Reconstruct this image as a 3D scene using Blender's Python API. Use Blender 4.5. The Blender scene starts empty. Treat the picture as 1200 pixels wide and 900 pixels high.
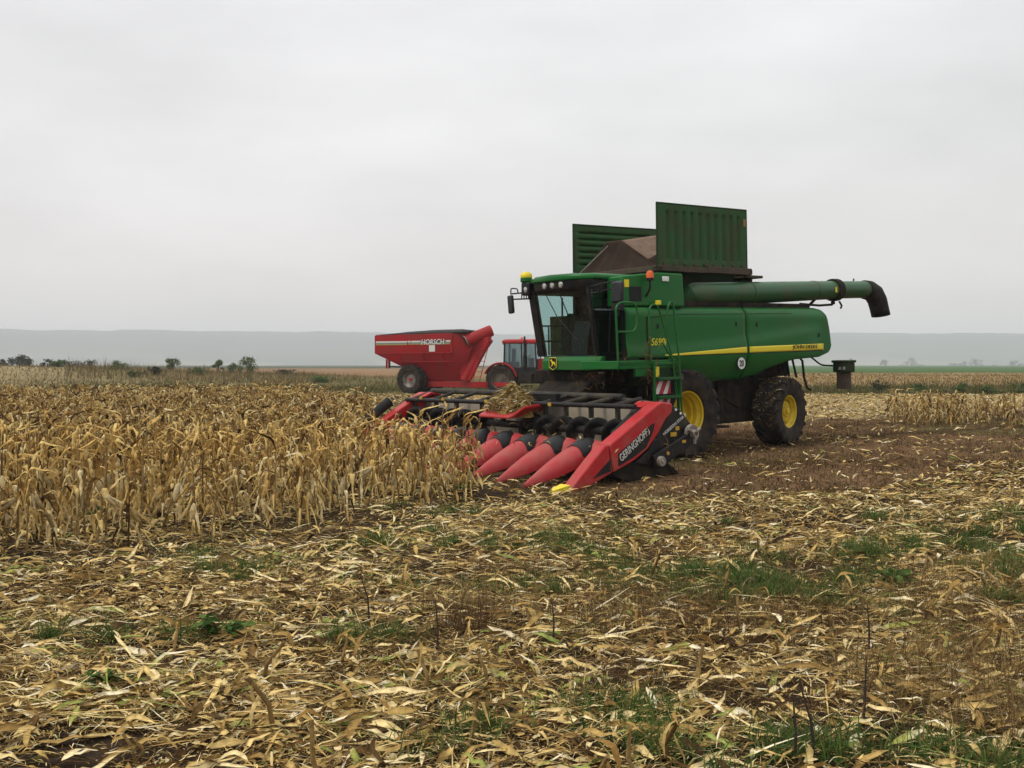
import bpy, math, random
import numpy as np
from mathutils import Vector, Matrix

# ------------------------------------------------------------------ camera, world, sun, exposure
SC = bpy.context.scene
COL = SC.collection
PI = math.pi
R_ = math.radians
cam_d = bpy.data.cameras.new('camera'); CAM = bpy.data.objects.new('camera', cam_d); COL.objects.link(CAM)
CAM.location = (0, 0, 1.92); CAM.rotation_euler = (R_(90), 0, 0)
cam_d.sensor_width = 36; cam_d.lens = 34.2; cam_d.shift_y = -23/1200
cam_d.clip_start = 0.05; cam_d.clip_end = 30000
SC.camera = CAM

SUN_EL, SUN_AZ = 54, -118          # azimuth clockwise from +Y
w = bpy.data.worlds.new('World'); SC.world = w; w.use_nodes = True
nt = w.node_tree; nt.nodes.clear()
def wn(t, **k):
    n = nt.nodes.new(t)
    for a, b in k.items(): setattr(n, a, b)
    return n
sky = wn('ShaderNodeTexSky', sky_type='NISHITA', sun_disc=False, sun_elevation=R_(SUN_EL), sun_rotation=R_(SUN_AZ), air_density=1.5, dust_density=4)
tc = wn('ShaderNodeTexCoord'); sep = wn('ShaderNodeSeparateXYZ'); nt.links.new(tc.outputs['Generated'], sep.inputs[0])
rampz = wn('ShaderNodeValToRGB')
nt.links.new(sep.outputs['Z'], rampz.inputs[0])
cr = rampz.color_ramp
cr.elements[0].position = 0.0; cr.elements[0].color = (.655, .615, .595, 1)
cr.elements[1].position = 1.0; cr.elements[1].color = (1, 1, 1, 1)
for p, c in ((.06, (.655, .625, .612)), (.14, (.675, .655, .655)), (.22, (.69, .685, .69)), (.38, (.735, .735, .745)), (.6, (.92, .92, .93))):
    e = cr.elements.new(p); e.color = (*c, 1)
mp = wn('ShaderNodeMapping'); mp.inputs['Scale'].default_value = (1, 1, 3.0); nt.links.new(tc.outputs['Generated'], mp.inputs[0])
nz = wn('ShaderNodeTexNoise'); nz.inputs['Scale'].default_value = 2.1; nz.inputs['Detail'].default_value = 5; nz.inputs['Roughness'].default_value = .5
nt.links.new(mp.outputs[0], nz.inputs['Vector'])
mr = wn('ShaderNodeMapRange'); mr.inputs[1].default_value = .31; mr.inputs[2].default_value = .69; mr.inputs[3].default_value = 10.5; mr.inputs[4].default_value = 13.6
nt.links.new(nz.outputs[0], mr.inputs[0])
vm = wn('ShaderNodeVectorMath', operation='SCALE'); nt.links.new(rampz.outputs[0], vm.inputs[0]); nt.links.new(mr.outputs[0], vm.inputs['Scale'])
dp = wn('ShaderNodeVectorMath', operation='DOT_PRODUCT'); dp.inputs[1].default_value = (-.85, .5, .15); nt.links.new(tc.outputs['Generated'], dp.inputs[0])
dm = wn('ShaderNodeMath', operation='MULTIPLY_ADD'); dm.inputs[1].default_value = .09; dm.inputs[2].default_value = .99; nt.links.new(dp.outputs['Value'], dm.inputs[0])
vm2 = wn('ShaderNodeVectorMath', operation='SCALE'); nt.links.new(vm.outputs[0], vm2.inputs[0]); nt.links.new(dm.outputs[0], vm2.inputs['Scale']); vm = vm2
mix = wn('ShaderNodeMixRGB'); mix.inputs[0].default_value = .96
nt.links.new(sky.outputs[0], mix.inputs[1]); nt.links.new(vm.outputs[0], mix.inputs[2])
bg = wn('ShaderNodeBackground'); bg.inputs[1].default_value = .1; nt.links.new(mix.outputs[0], bg.inputs[0])
wo = wn('ShaderNodeOutputWorld'); nt.links.new(bg.outputs[0], wo.inputs[0])

sd = bpy.data.lights.new('sun', 'SUN'); sd.energy = 1.45; sd.angle = R_(14); sd.color = (1, .96, .9)
SUN = bpy.data.objects.new('sun', sd); COL.objects.link(SUN)
SUN.location = (-20, 20, 30)
_a = R_(SUN_AZ); _e = R_(SUN_EL)
SUN.rotation_euler = (-Vector((math.sin(_a)*math.cos(_e), math.cos(_a)*math.cos(_e), math.sin(_e)))).to_track_quat('-Z', 'Y').to_euler()
vs = SC.view_settings; vs.view_transform = 'Standard'; vs.look = 'None'; vs.exposure = 0.04; vs.gamma = 1; vs.use_curve_mapping = False
SC.cycles.max_bounces = 6; SC.cycles.transparent_max_bounces = 12; SC.cycles.volume_bounces = 1
SC.cycles.use_denoising = True

rng = np.random.default_rng(11); random.seed(5)

# ------------------------------------------------------------------ materials
def mat(name, col, rough=.5, metal=0., col2=None, scale=4., lo=.45, hi=.65, bump=0., bscale=30., detail=6, spec=.5, coat=0., zdust=None):
    m = bpy.data.materials.new(name); m.use_nodes = True
    n = m.node_tree.nodes; L = m.node_tree.links; b = n['Principled BSDF']
    b.inputs['Base Color'].default_value = (*col, 1); b.inputs['Roughness'].default_value = rough; b.inputs['Metallic'].default_value = metal
    b.inputs['Specular IOR Level'].default_value = spec; b.inputs['Coat Weight'].default_value = coat
    t = n.new('ShaderNodeTexCoord')
    if col2:
        z = n.new('ShaderNodeTexNoise'); z.inputs['Scale'].default_value = scale; z.inputs['Detail'].default_value = detail; z.inputs['Roughness'].default_value = .65
        L.new(t.outputs['Object'], z.inputs['Vector'])
        r = n.new('ShaderNodeMapRange'); r.inputs[1].default_value = lo; r.inputs[2].default_value = hi
        L.new(z.outputs[0], r.inputs[0])
        fac = r.outputs[0]
        if zdust:                       # settled dirt: stronger below a height of the object
            s = n.new('ShaderNodeSeparateXYZ'); L.new(t.outputs['Object'], s.inputs[0])
            q = n.new('ShaderNodeMapRange'); q.inputs[1].default_value = zdust[0]; q.inputs[2].default_value = zdust[1]; q.inputs[3].default_value = 0; q.inputs[4].default_value = 1
            L.new(s.outputs['Z'], q.inputs[0])
            mu = n.new('ShaderNodeMath'); mu.operation = 'MULTIPLY'; L.new(fac, mu.inputs[0]); L.new(q.outputs[0], mu.inputs[1]); fac = mu.outputs[0]
        mx = n.new('ShaderNodeMixRGB'); mx.inputs[1].default_value = (*col, 1); mx.inputs[2].default_value = (*col2, 1)
        L.new(fac, mx.inputs[0]); L.new(mx.outputs[0], b.inputs['Base Color'])
        ma = n.new('ShaderNodeMapRange'); ma.inputs[3].default_value = rough; ma.inputs[4].default_value = min(1, rough+.35)
        L.new(fac, ma.inputs[0]); L.new(ma.outputs[0], b.inputs['Roughness'])
    if bump:
        z = n.new('ShaderNodeTexNoise'); z.inputs['Scale'].default_value = bscale; z.inputs['Detail'].default_value = 5
        L.new(t.outputs['Object'], z.inputs['Vector'])
        bp = n.new('ShaderNodeBump'); bp.inputs['Strength'].default_value = bump; bp.inputs['Distance'].default_value = .03
        L.new(z.outputs[0], bp.inputs['Height']); L.new(bp.outputs[0], b.inputs['Normal'])
    return m

def leaf_mat(name, stops, trans=.25, obrand=.35, rough=.75, patch=0.):
    """colour per leaf (random per mesh island), shifted a little per object"""
    m = bpy.data.materials.new(name); m.use_nodes = True
    n = m.node_tree.nodes; L = m.node_tree.links; n.clear()
    g = n.new('ShaderNodeNewGeometry'); oi = n.new('ShaderNodeObjectInfo')
    a = n.new('ShaderNodeMath'); a.operation = 'MULTIPLY_ADD'; L.new(oi.outputs['Random'], a.inputs[0]); a.inputs[1].default_value = obrand; L.new(g.outputs['Random Per Island'], a.inputs[2])
    t0 = n.new('ShaderNodeTexCoord'); z0 = n.new('ShaderNodeTexNoise'); z0.inputs['Scale'].default_value = 1.1; z0.inputs['Detail'].default_value = 3; L.new(t0.outputs['Object'], z0.inputs['Vector'])
    sh = n.new('ShaderNodeMapRange'); sh.inputs[1].default_value = .3; sh.inputs[2].default_value = .7; sh.inputs[3].default_value = -patch; sh.inputs[4].default_value = patch; L.new(z0.outputs[0], sh.inputs[0])
    f0 = n.new('ShaderNodeMath'); f0.operation = 'FRACT'; L.new(a.outputs[0], f0.inputs[0])
    f = n.new('ShaderNodeMath'); f.operation = 'ADD'; f.use_clamp = True; L.new(f0.outputs[0], f.inputs[0]); L.new(sh.outputs[0], f.inputs[1])
    r = n.new('ShaderNodeValToRGB'); L.new(f.outputs[0], r.inputs[0])
    el = r.color_ramp.elements
    el[0].position = stops[0][0]; el[0].color = (*stops[0][1], 1)
    el[1].position = stops[-1][0]; el[1].color = (*stops[-1][1], 1)
    for p, c in stops[1:-1]:
        e = el.new(p); e.color = (*c, 1)
    t = n.new('ShaderNodeTexCoord'); z = n.new('ShaderNodeTexNoise'); z.inputs['Scale'].default_value = 22; z.inputs['Detail'].default_value = 4
    L.new(t.outputs['Object'], z.inputs['Vector'])
    k = n.new('ShaderNodeMapRange'); k.inputs[1].default_value = .3; k.inputs[2].default_value = .7; k.inputs[3].default_value = .62; k.inputs[4].default_value = 1.25; L.new(z.outputs[0], k.inputs[0])
    rb = n.new('ShaderNodeAttribute'); rb.attribute_name = 'rib'; rm = n.new('ShaderNodeMath'); rm.operation = 'MULTIPLY_ADD'; L.new(rb.outputs['Fac'], rm.inputs[0]); rm.inputs[1].default_value = .34; rm.inputs[2].default_value = .84
    rk = n.new('ShaderNodeMath'); rk.operation = 'MULTIPLY'; L.new(rm.outputs[0], rk.inputs[0]); L.new(k.outputs[0], rk.inputs[1]); k = rk
    sc = n.new('ShaderNodeVectorMath'); sc.operation = 'SCALE'; L.new(r.outputs[0], sc.inputs[0]); L.new(k.outputs[0], sc.inputs['Scale'])
    b = n.new('ShaderNodeBsdfPrincipled'); b.inputs['Roughness'].default_value = rough; b.inputs['Specular IOR Level'].default_value = .04
    L.new(sc.outputs[0], b.inputs['Base Color'])
    tr = n.new('ShaderNodeBsdfTranslucent'); L.new(sc.outputs[0], tr.inputs[0])
    mx = n.new('ShaderNodeMixShader'); mx.inputs[0].default_value = trans; L.new(b.outputs[0], mx.inputs[1]); L.new(tr.outputs[0], mx.inputs[2])
    o = n.new('ShaderNodeOutputMaterial'); L.new(mx.outputs[0], o.inputs[0])
    return m

def glass_mat(name, tint, rough=.02, base=.05):
    m = bpy.data.materials.new(name); m.use_nodes = True
    n = m.node_tree.nodes; L = m.node_tree.links; n.clear()
    tr = n.new('ShaderNodeBsdfTransparent'); tr.inputs[0].default_value = (*tint, 1)
    gl = n.new('ShaderNodeBsdfGlossy'); gl.inputs['Roughness'].default_value = rough; gl.inputs[0].default_value = (.9, .95, 1, 1)
    lw = n.new('ShaderNodeLayerWeight'); lw.inputs[0].default_value = .5; pw = n.new('ShaderNodeMath'); pw.operation = 'POWER'; L.new(lw.outputs['Facing'], pw.inputs[0]); pw.inputs[1].default_value = 4
    fr = n.new('ShaderNodeMath'); fr.operation = 'MULTIPLY_ADD'; L.new(pw.outputs[0], fr.inputs[0]); fr.inputs[1].default_value = .85; fr.inputs[2].default_value = base
    mx = n.new('ShaderNodeMixShader'); L.new(fr.outputs[0], mx.inputs[0]); L.new(tr.outputs[0], mx.inputs[1]); L.new(gl.outputs[0], mx.inputs[2])
    o = n.new('ShaderNodeOutputMaterial'); L.new(mx.outputs[0], o.inputs[0])
    return m

DUST = (.16, .11, .065)
M = dict(
 green=mat('green_paint', (.005, .118, .017), .36, col2=(.06, .105, .034), scale=1.3, lo=.46, hi=.9, spec=.24, bump=.02, bscale=2),
 green2=mat('dirty_green_paint', (.006, .075, .016), .5, spec=.25, col2=(.06, .06, .03), scale=2.5, lo=.45, hi=.8),
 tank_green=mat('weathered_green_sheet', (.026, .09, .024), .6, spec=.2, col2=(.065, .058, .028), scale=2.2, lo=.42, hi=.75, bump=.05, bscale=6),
 dark_green=mat('dark_green_sheet', (.005, .036, .011), .65, spec=.2, col2=(.045, .032, .018), scale=3, lo=.4, hi=.7),  # darker green than the panels, mottled with brown
 yellow=mat('yellow_paint', (.62, .44, .008), .45, col2=(.22, .15, .05), scale=5, lo=.5, hi=.85),
 yellow_decal=mat('yellow_decal', (.78, .62, .015), .4),
 red=mat('red_paint', (.43, .014, .018), .4, spec=.35, col2=(.33, .1, .07), scale=3, lo=.45, hi=.8),
 red_hood=mat('dusty_red_plastic', (.40, .026, .031), .42, spec=.4, bump=.05, bscale=5, col2=(.34, .11, .08), scale=3.2, lo=.42, hi=.8),
 cart_red=mat('cart_red_paint', (.37, .012, .016), .45, spec=.22, col2=(.2, .03, .022), scale=.9, lo=.4, hi=.8),
 black=mat('black_paint', (.009, .009, .0095), .5, spec=.25, col2=(.07, .05, .032), scale=5, lo=.5, hi=.8),
 dark=mat('dark_dirty_steel', (.010, .009, .008), .8, spec=.15, col2=(.05, .034, .02), scale=4, lo=.42, hi=.7),
 rubber=mat('black_rubber', (.012, .012, .013), .75, spec=.25, col2=(.05, .04, .03), scale=6, lo=.45, hi=.75),
 tyre=mat('muddy_tyre', (.014, .0135, .0135), .85, spec=.2, col2=(.075, .052, .034), scale=3.2, lo=.4, hi=.72, bump=.3, bscale=14),
 plastic=mat('black_plastic', (.009, .0095, .010), .45, spec=.3),
 steel=mat('worn_steel', (.36, .34, .31), .5, .5, col2=(.16, .11, .07), scale=6, lo=.4, hi=.7),
 backsheet=mat('dusty_grey_sheet', (.17, .15, .115), .6, .1, col2=(.24, .19, .13), scale=2, lo=.35, hi=.7),
 tube_dirt=mat('dusty_black_tube', (.022, .021, .018), .6, spec=.25, col2=(.10, .083, .055), scale=3.5, lo=.4, hi=.75),
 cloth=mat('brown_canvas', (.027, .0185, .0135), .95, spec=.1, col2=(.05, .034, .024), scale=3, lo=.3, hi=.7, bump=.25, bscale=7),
 cloth2=mat('pale_brown_canvas', (.17, .108, .07), .9, col2=(.1, .066, .045), scale=4, lo=.4, hi=.7, bump=.2, bscale=8),  # paler brown than the front canvas, for the top sheets
 rust=mat('rusty_brown_rail', (.075, .045, .028), .8, col2=(.04, .05, .025), scale=5),
 white=mat('white_paint', (.78, .78, .76), .5),
 offwhite=mat('pale_decal', (.62, .62, .58), .5),
 greyline=mat('grey_green_decal', (.2, .25, .18), .5),
 orange=mat('orange_lens', (.75, .12, .01), .3),
 redlens=mat('red_lens', (.5, .01, .01), .3),
 signred=mat('sign_red', (.5, .02, .02), .5),
 lamp=mat('lamp_glass', (.55, .54, .5), .15, .35, col2=(.14, .13, .12), scale=9, lo=.45, hi=.6),
 mirror=mat('mirror_back', (.012, .012, .014), .5),
 tan=mat('tan_label', (.3, .16, .05), .6),
 ochre=mat('ochre_paint', (.5, .3, .02), .5),
 seat=mat('seat_fabric', (.02, .02, .022), .9),
 brownplate=mat('brown_rubber_flap', (.085, .06, .042), .8, col2=(.05, .035, .025), scale=6),
 glass=glass_mat('tinted_glass', (.62, .78, .77)),
 glass_side=glass_mat('side_glass', (.3, .4, .42), .05, .13), glass_tr=glass_mat('tractor_glass', (.42, .52, .52), .05, .1),
)
STRAW = [(0, (.045, .025, .011)), (.14, (.105, .06, .024)), (.29, (.27, .16, .052)), (.45, (.50, .335, .112)), (.64, (.70, .51, .20)), (.86, (.80, .645, .35)), (.94, (.84, .75, .53)), (.965, (.40, .39, .10)), (1, (.27, .31, .08))]
CORN = [(0, (.05, .026, .011)), (.2, (.16, .088, .03)), (.42, (.40, .235, .07)), (.66, (.64, .43, .142)), (.86, (.76, .575, .25)), (1, (.82, .68, .39))]
M['straw'] = leaf_mat('dry_residue', STRAW, .08, .0, patch=.16)
M['corn'] = leaf_mat('dry_maize_leaf', CORN, .15, .3)
M['stalk'] = leaf_mat('dry_maize_stalk', [(0, (.12, .065, .025)), (.5, (.27, .17, .065)), (1, (.38, .26, .11))], 0, .5)
M['husk'] = leaf_mat('dry_maize_husk', [(0, (.34, .22, .08)), (.5, (.5, .36, .15)), (1, (.62, .5, .28))], .1, .5)
M['weed'] = leaf_mat('green_weed', [(0, (.04, .085, .02)), (.4, (.085, .17, .038)), (.7, (.155, .23, .055)), (.86, (.17, .165, .055)), (1, (.26, .2, .09))], .3, 0)
M['drygrass'] = leaf_mat('dry_grass', [(0, (.09, .045, .022)), (.4, (.2, .12, .05)), (.75, (.33, .23, .09)), (1, (.42, .33, .15))], .2, 0)
M['redgrass'] = leaf_mat('reddish_dry_weed', [(0, (.08, .036, .018)), (.45, (.165, .088, .047)), (.8, (.25, .155, .082)), (.9, (.16, .14, .045)), (1, (.1, .12, .03))], .15, 0)
M['bush'] = leaf_mat('shrub_leaf', [(0, (.055, .10, .03)), (.5, (.11, .175, .05)), (1, (.2, .25, .085))], .35, .0)
M['darkbush'] = leaf_mat('dark_shrub_leaf', [(0, (.018, .026, .014)), (.5, (.04, .052, .026)), (1, (.085, .085, .045))], .2, .0)
M['bark'] = mat('bark', (.05, .038, .028), .9, col2=(.09, .07, .05), scale=8)
M['darkstem'] = mat('dark_dead_stem', (.028, .018, .014), .9, col2=(.06, .04, .025), scale=12)

# ------------------------------------------------------------------ mesh helpers
class MB:
    def __init__(s): s.v = []; s.f = []
    def add(s, vs, fs):
        o = len(s.v); s.v += [tuple(map(float, p)) for p in vs]; s.f += [tuple(i+o for i in q) for q in fs]; return s
    def box(s, c, d, rot=None):
        x, y, z = (k/2 for k in d)
        P = [Vector(p) for p in ((-x,-y,-z),(x,-y,-z),(x,y,-z),(-x,y,-z),(-x,-y,z),(x,-y,z),(x,y,z),(-x,y,z))]
        if rot is not None: P = [rot @ p for p in P]
        return s.add([p+Vector(c) for p in P], [(0,3,2,1),(4,5,6,7),(0,1,5,4),(1,2,6,5),(2,3,7,6),(3,0,4,7)])
    def span(s, x0, x1, y0, y1, z0, z1): return s.box(((x0+x1)/2,(y0+y1)/2,(z0+z1)/2), (abs(x1-x0),abs(y1-y0),abs(z1-z0)))
    def prism(s, pts, y0, y1):           # outline in x,z extruded along y
        n = len(pts)
        A = sum(pts[i][0]*pts[(i+1)%n][1]-pts[(i+1)%n][0]*pts[i][1] for i in range(n))
        if A > 0: pts = pts[::-1]
        if y0 > y1: y0, y1 = y1, y0
        V = [(x,y0,z) for x,z in pts]+[(x,y1,z) for x,z in pts]
        return s.add(V, [tuple(range(n))[::-1], tuple(range(n,2*n))]+[(i,(i+1)%n,n+(i+1)%n,n+i) for i in range(n)])
    def loft(s, rings, caps=True, closed=True):
        n = len(rings[0]); V = [p for r in rings for p in r]; F = []
        for k in range(len(rings)-1):
            for i in range(n if closed else n-1):
                j = (i+1)%n; F.append((k*n+i, k*n+j, (k+1)*n+j, (k+1)*n+i))
        if caps and closed: F += [tuple(range(n))[::-1], tuple(range((len(rings)-1)*n, len(rings)*n))]
        return s.add(V, F)
    def tube(s, path, r, n=10, caps=True):
        path = [Vector(p) for p in path]; rr = r if isinstance(r, (list, tuple)) else [r]*len(path)
        rings = []; up = None
        for i, p in enumerate(path):
            t = (path[min(i+1,len(path)-1)]-path[max(i-1,0)]).normalized()
            if up is None: up = Vector((0,0,1)) if abs(t.z) < .9 else Vector((1,0,0))
            u = t.cross(up).normalized(); up = u.cross(t).normalized()
            rings.append([p+(u*math.cos(2*PI*k/n)+up*math.sin(2*PI*k/n))*rr[i] for k in range(n)])
        return s.loft(rings, caps)
    def lathe(s, prof, c=(0,0,0), n=40, closed=False):   # prof: (radius, y) about the y axis
        c = Vector(c); rings = [[c+Vector((r*math.cos(2*PI*k/n), a, r*math.sin(2*PI*k/n))) for k in range(n)] for r, a in prof]
        if closed: rings.append(rings[0])
        return s.loft(rings, caps=False)
    def lathez(s, prof, c=(0,0,0), n=24):
        c = Vector(c); rings = [[c+Vector((r*math.cos(2*PI*k/n), r*math.sin(2*PI*k/n), a)) for k in range(n)] for r, a in prof]
        return s.loft(rings, caps=True)
    def grid(s, P):                       # P[i][j] points
        a, b = len(P), len(P[0])
        return s.add([p for r in P for p in r], [(i*b+j, i*b+j+1, (i+1)*b+j+1, (i+1)*b+j) for i in range(a-1) for j in range(b-1)])

def fillet(path, r=.06, n=4):
    P = [Vector(p) for p in path]; out = [P[0]]
    for i in range(1, len(P)-1):
        a = P[i]+(P[i-1]-P[i]).normalized()*min(r, (P[i-1]-P[i]).length*.45); c = P[i]+(P[i+1]-P[i]).normalized()*min(r, (P[i+1]-P[i]).length*.45)
        for k in range(n+1):
            t = k/n; out.append(a*(1-t)**2+P[i]*2*t*(1-t)+c*t*t)
    return out+[P[-1]]

def link(name, me, m, parent=None, label=None, kind=None):
    o = bpy.data.objects.new(name, me); COL.objects.link(o)
    if m is not None: me.materials.append(m)
    if parent is not None: o.parent = parent
    if label: o['label'] = label
    if kind: o['kind'] = kind
    return o
def obj(name, mb, m, parent=None, bevel=0., smooth=True, solid=0., angle=35, label=None, kind=None, subdiv=0):
    me = bpy.data.meshes.new(name); me.from_pydata(mb.v, [], mb.f); me.validate(); me.update()
    o = link(name, me, m, parent, label, kind)
    if smooth:
        me.polygons.foreach_set('use_smooth', [True]*len(me.polygons)); me.set_sharp_from_angle(angle=R_(angle))
    if solid: d = o.modifiers.new('solid', 'SOLIDIFY'); d.thickness = solid; d.offset = 0
    if bevel:
        d = o.modifiers.new('bevel', 'BEVEL'); d.width = bevel; d.segments = 2; d.limit_method = 'ANGLE'; d.angle_limit = R_(32)
    return o
def thing(name, label, cat, loc=(0,0,0), rot=(0,0,0), group=None):
    o = bpy.data.objects.new(name, None); COL.objects.link(o); o.empty_display_size = .3
    o.location = loc; o.rotation_euler = rot; tag(o, label, cat, group); return o
def tag(o, label, cat, group=None):
    o['label'] = label; o['category'] = cat
    if group: o['group'] = group
    return o
def text(name, s, m, parent, loc, xa, ya, width, height, ex=.004, shear=0., label=None, off=.012):
    """lettering as solid mesh, fitted into width x height, its axes along xa, ya; loc is the lower left corner"""
    cu = bpy.data.curves.new(name, 'FONT'); cu.body = s; cu.extrude = ex; cu.shear = shear; cu.resolution_u = 3; cu.offset = off
    t = bpy.data.objects.new(name, cu); COL.objects.link(t); bpy.context.view_layer.update()
    me = bpy.data.meshes.new_from_object(t); bpy.data.objects.remove(t)
    co = np.array([v.co[:] for v in me.vertices]); mn = co.min(0); mx_ = co.max(0)
    xa = Vector(xa).normalized(); ya = Vector(ya).normalized(); na = xa.cross(ya)
    for v in me.vertices:
        p = (v.co.x-mn[0])/(mx_[0]-mn[0])*width; q = (v.co.y-mn[1])/(mx_[1]-mn[1])*height
        v.co = Vector(loc)+xa*p+ya*q+na*v.co.z
    me.materials.clear()
    return link(name, me, m, parent, label)

def np_obj(name, V, F, m, kind=None, label=None, parent=None, smooth=True):
    """big meshes of quads from numpy arrays"""
    me = bpy.data.meshes.new(name); nv, nf = len(V), len(F)
    me.vertices.add(nv); me.vertices.foreach_set('co', np.ascontiguousarray(V, dtype=np.float32).ravel())
    me.loops.add(nf*4); me.loops.foreach_set('vertex_index', np.ascontiguousarray(F, dtype=np.int32).ravel())
    me.polygons.add(nf); me.polygons.foreach_set('loop_start', np.arange(0, nf*4, 4, dtype=np.int32))
    me.polygons.foreach_set('use_smooth', np.ones(nf, dtype=bool)) if smooth else None
    me.update(calc_edges=True)
    return link(name, me, m, parent, label, kind)

def add_rib(me):
    at_ = me.attributes.new('rib', 'FLOAT', 'POINT'); at_.data.foreach_set('value', np.tile(np.array([0, 1, 0], dtype=np.float32), len(me.vertices)//3))

# ------------------------------------------------------------------ terrain
TH = R_(52); BX, BY = math.sin(TH), math.cos(TH)          # the harvester's long axis, pointing to its rear
CX, CY = 2.446, 21.187                                    # ground point under its front axle
PITCH = R_(1.3)
def local(x, y):
    dx, dy = x-CX, y-CY
    return -(dx*BX+dy*BY), dx*BY-dy*BX                    # forward, left
_P = rng.uniform(0, 2*PI, (40, 2)); _D = rng.uniform(0, 2*PI, 40)
def vnoise(x, y, s, k=0, octv=4):
    x = np.asarray(x, float)/s; y = np.asarray(y, float)/s; r = np.zeros(np.broadcast(x, y).shape); amp = 1.
    for o in range(octv):
        i = (k*7+o*5) % 36; f = 1.9**o
        for j in range(4):
            a = _D[(i+j) % 40]; c, d = math.cos(a)*f*(1+.21*j), math.sin(a)*f*(1+.21*j)
            r = r+amp*.5*np.sin(c*x*2.2+d*y*2.2+_P[(i+j) % 40, 0]+1.3*np.sin(-d*x*1.3+c*y*1.3+_P[(i+j) % 40, 1]))
        amp *= .55
    return r/2.2
def sstep(a, b, x): t = np.clip((np.asarray(x, float)-a)/(b-a), 0, 1); return t*t*(3-2*t)
def ground_z(x, y):
    x = np.asarray(x, float); y = np.asarray(y, float)
    f, l = local(x, y); d = np.hypot(f, l); r = np.hypot(x, y)
    z = -.0227*6.5*np.tanh(f/6.5)*np.exp(-(d/15)**4)*(1+.6*sstep(1, 4.5, f))
    z = z+.035*vnoise(x, y, 2.2, 1)*(1-sstep(60, 120, r))*sstep(3.5, 7, np.maximum(d*.8, 0))
    z = z+1.85*np.exp(-(((x+70)/34)**2+((y-118)/32)**2))
    z = z+.25*vnoise(x, y, 60, 2)*sstep(75, 160, r)
    az = np.arctan2(x, np.maximum(y, 1e-3))
    z = z-26*sstep(1600, 2500, r)
    ridge = 152+9*vnoise(az*1000, r*0, 110, 3)+3*vnoise(az*1000, r*0, 23, 7)-10*sstep(-.2, .1, az)-14*sstep(.33, .56, az)+6*np.exp(-((az+.17)/.1)**2)
    z = z+(ridge+24)*sstep(2500, 4700, r)-60*sstep(4800, 8000, r)
    return z
rr = np.concatenate([[0.], np.geomspace(1.2, 9300, 330)])
aa = np.concatenate([np.linspace(-PI, -.85, 40)[:-1], np.linspace(-.85, .85, 420), np.linspace(.85, PI, 40)[1:-1]])
GR, GA = np.meshgrid(rr, aa, indexing='ij'); gx = GR*np.sin(GA); gy = GR*np.cos(GA); gz = ground_z(gx, gy)
na_ = len(aa); I, J = np.meshgrid(np.arange(len(rr)-1), np.arange(na_), indexing='ij'); J2 = (J+1) % na_
GF = np.stack([I*na_+J, (I+1)*na_+J, (I+1)*na_+J2, I*na_+J2], -1).reshape(-1, 4)[:, ::-1]
def zone_colour(x, y):
    """what lies on the ground where: soil, trodden weeds, stubble, crops, far fields"""
    f, l = local(x, y); r = np.hypot(x, y); az = np.arctan2(x, np.maximum(y, 1e-3))
    def mixc(c, d, t): return c*(1-t[..., None])+np.array(d)*t[..., None]
    n1 = vnoise(x, y, 3.0, 4); n2 = vnoise(x, y, 9., 6)
    c = np.ones(x.shape+(3,))*np.array((.036, .025, .017))
    c = mixc(c, (.07, .05, .028), sstep(-.2, .7, n1)*.8)
    lim = 6.7-1.6*sstep(1.2, 4.2, f)+n1*.7
    br = sstep(lim+.5, lim-.5, l)*sstep(-7., -4.5, l+n2)*sstep(5.6, 3.6, f)
    br = br*(1-sstep(48, 60, r))
    c = mixc(c, (.15, .09, .049), br); c = mixc(c, (.10, .085, .036), br*sstep(.1, .7, n2+n1*.4)*.8)
    for tl_ in (1.5, -1.5): c = mixc(c, (.05, .029, .018), br*np.exp(-((l-tl_+.08*n1)/.42)**4)*sstep(1., -.5, f)*.75)
    st = sstep(27, 33, y+n1*3)*sstep(-3., -5., l+n2*1.2)*(x > -3)
    c = mixc(c, (.30, .235, .13), st*(1-sstep(59, 63, y)))
    c = mixc(c, (.12, .105, .045), sstep(58, 63, y))
    left = sstep(.06, -.06, az+.0)
    c = mixc(c, (.27, .195, .095), sstep(72, 80, y)*sstep(.05, .12, az))
    c = mixc(c, (.06, .115, .035), sstep(205, 225, y)*sstep(.05, .12, az))
    c = mixc(c, (.24, .15, .08), sstep(120, 145, y)*left)
    c = mixc(c, (.29, .23, .125), np.exp(-(((x+66)/36)**2+((y-105)/50)**2))*1.0)
    c = mixc(c, (.06, .075, .045), sstep(420, 500, r)*left)
    c = mixc(c, (.07, .09, .05), sstep(1000, 1200, r))
    v = vnoise(x, y, 420, 8)
    c = mixc(c, (.19, .175, .11), sstep(.15, .3, v)*sstep(1300, 1700, r)*(1-sstep(3300, 3800, r)))
    c = mixc(c, (.03, .042, .03), sstep(3200, 4000, r+v*400))
    return c
ground_me_mat = bpy.data.materials.new('field_ground'); ground_me_mat.use_nodes = True
n = ground_me_mat.node_tree.nodes; L = ground_me_mat.node_tree.links; b = n['Principled BSDF']; b.inputs['Roughness'].default_value = 1; b.inputs['Specular IOR Level'].default_value = .0
at = n.new('ShaderNodeVertexColor'); at.layer_name = 'zone'
t = n.new('ShaderNodeTexCoord'); prev = at.outputs[0]
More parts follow.
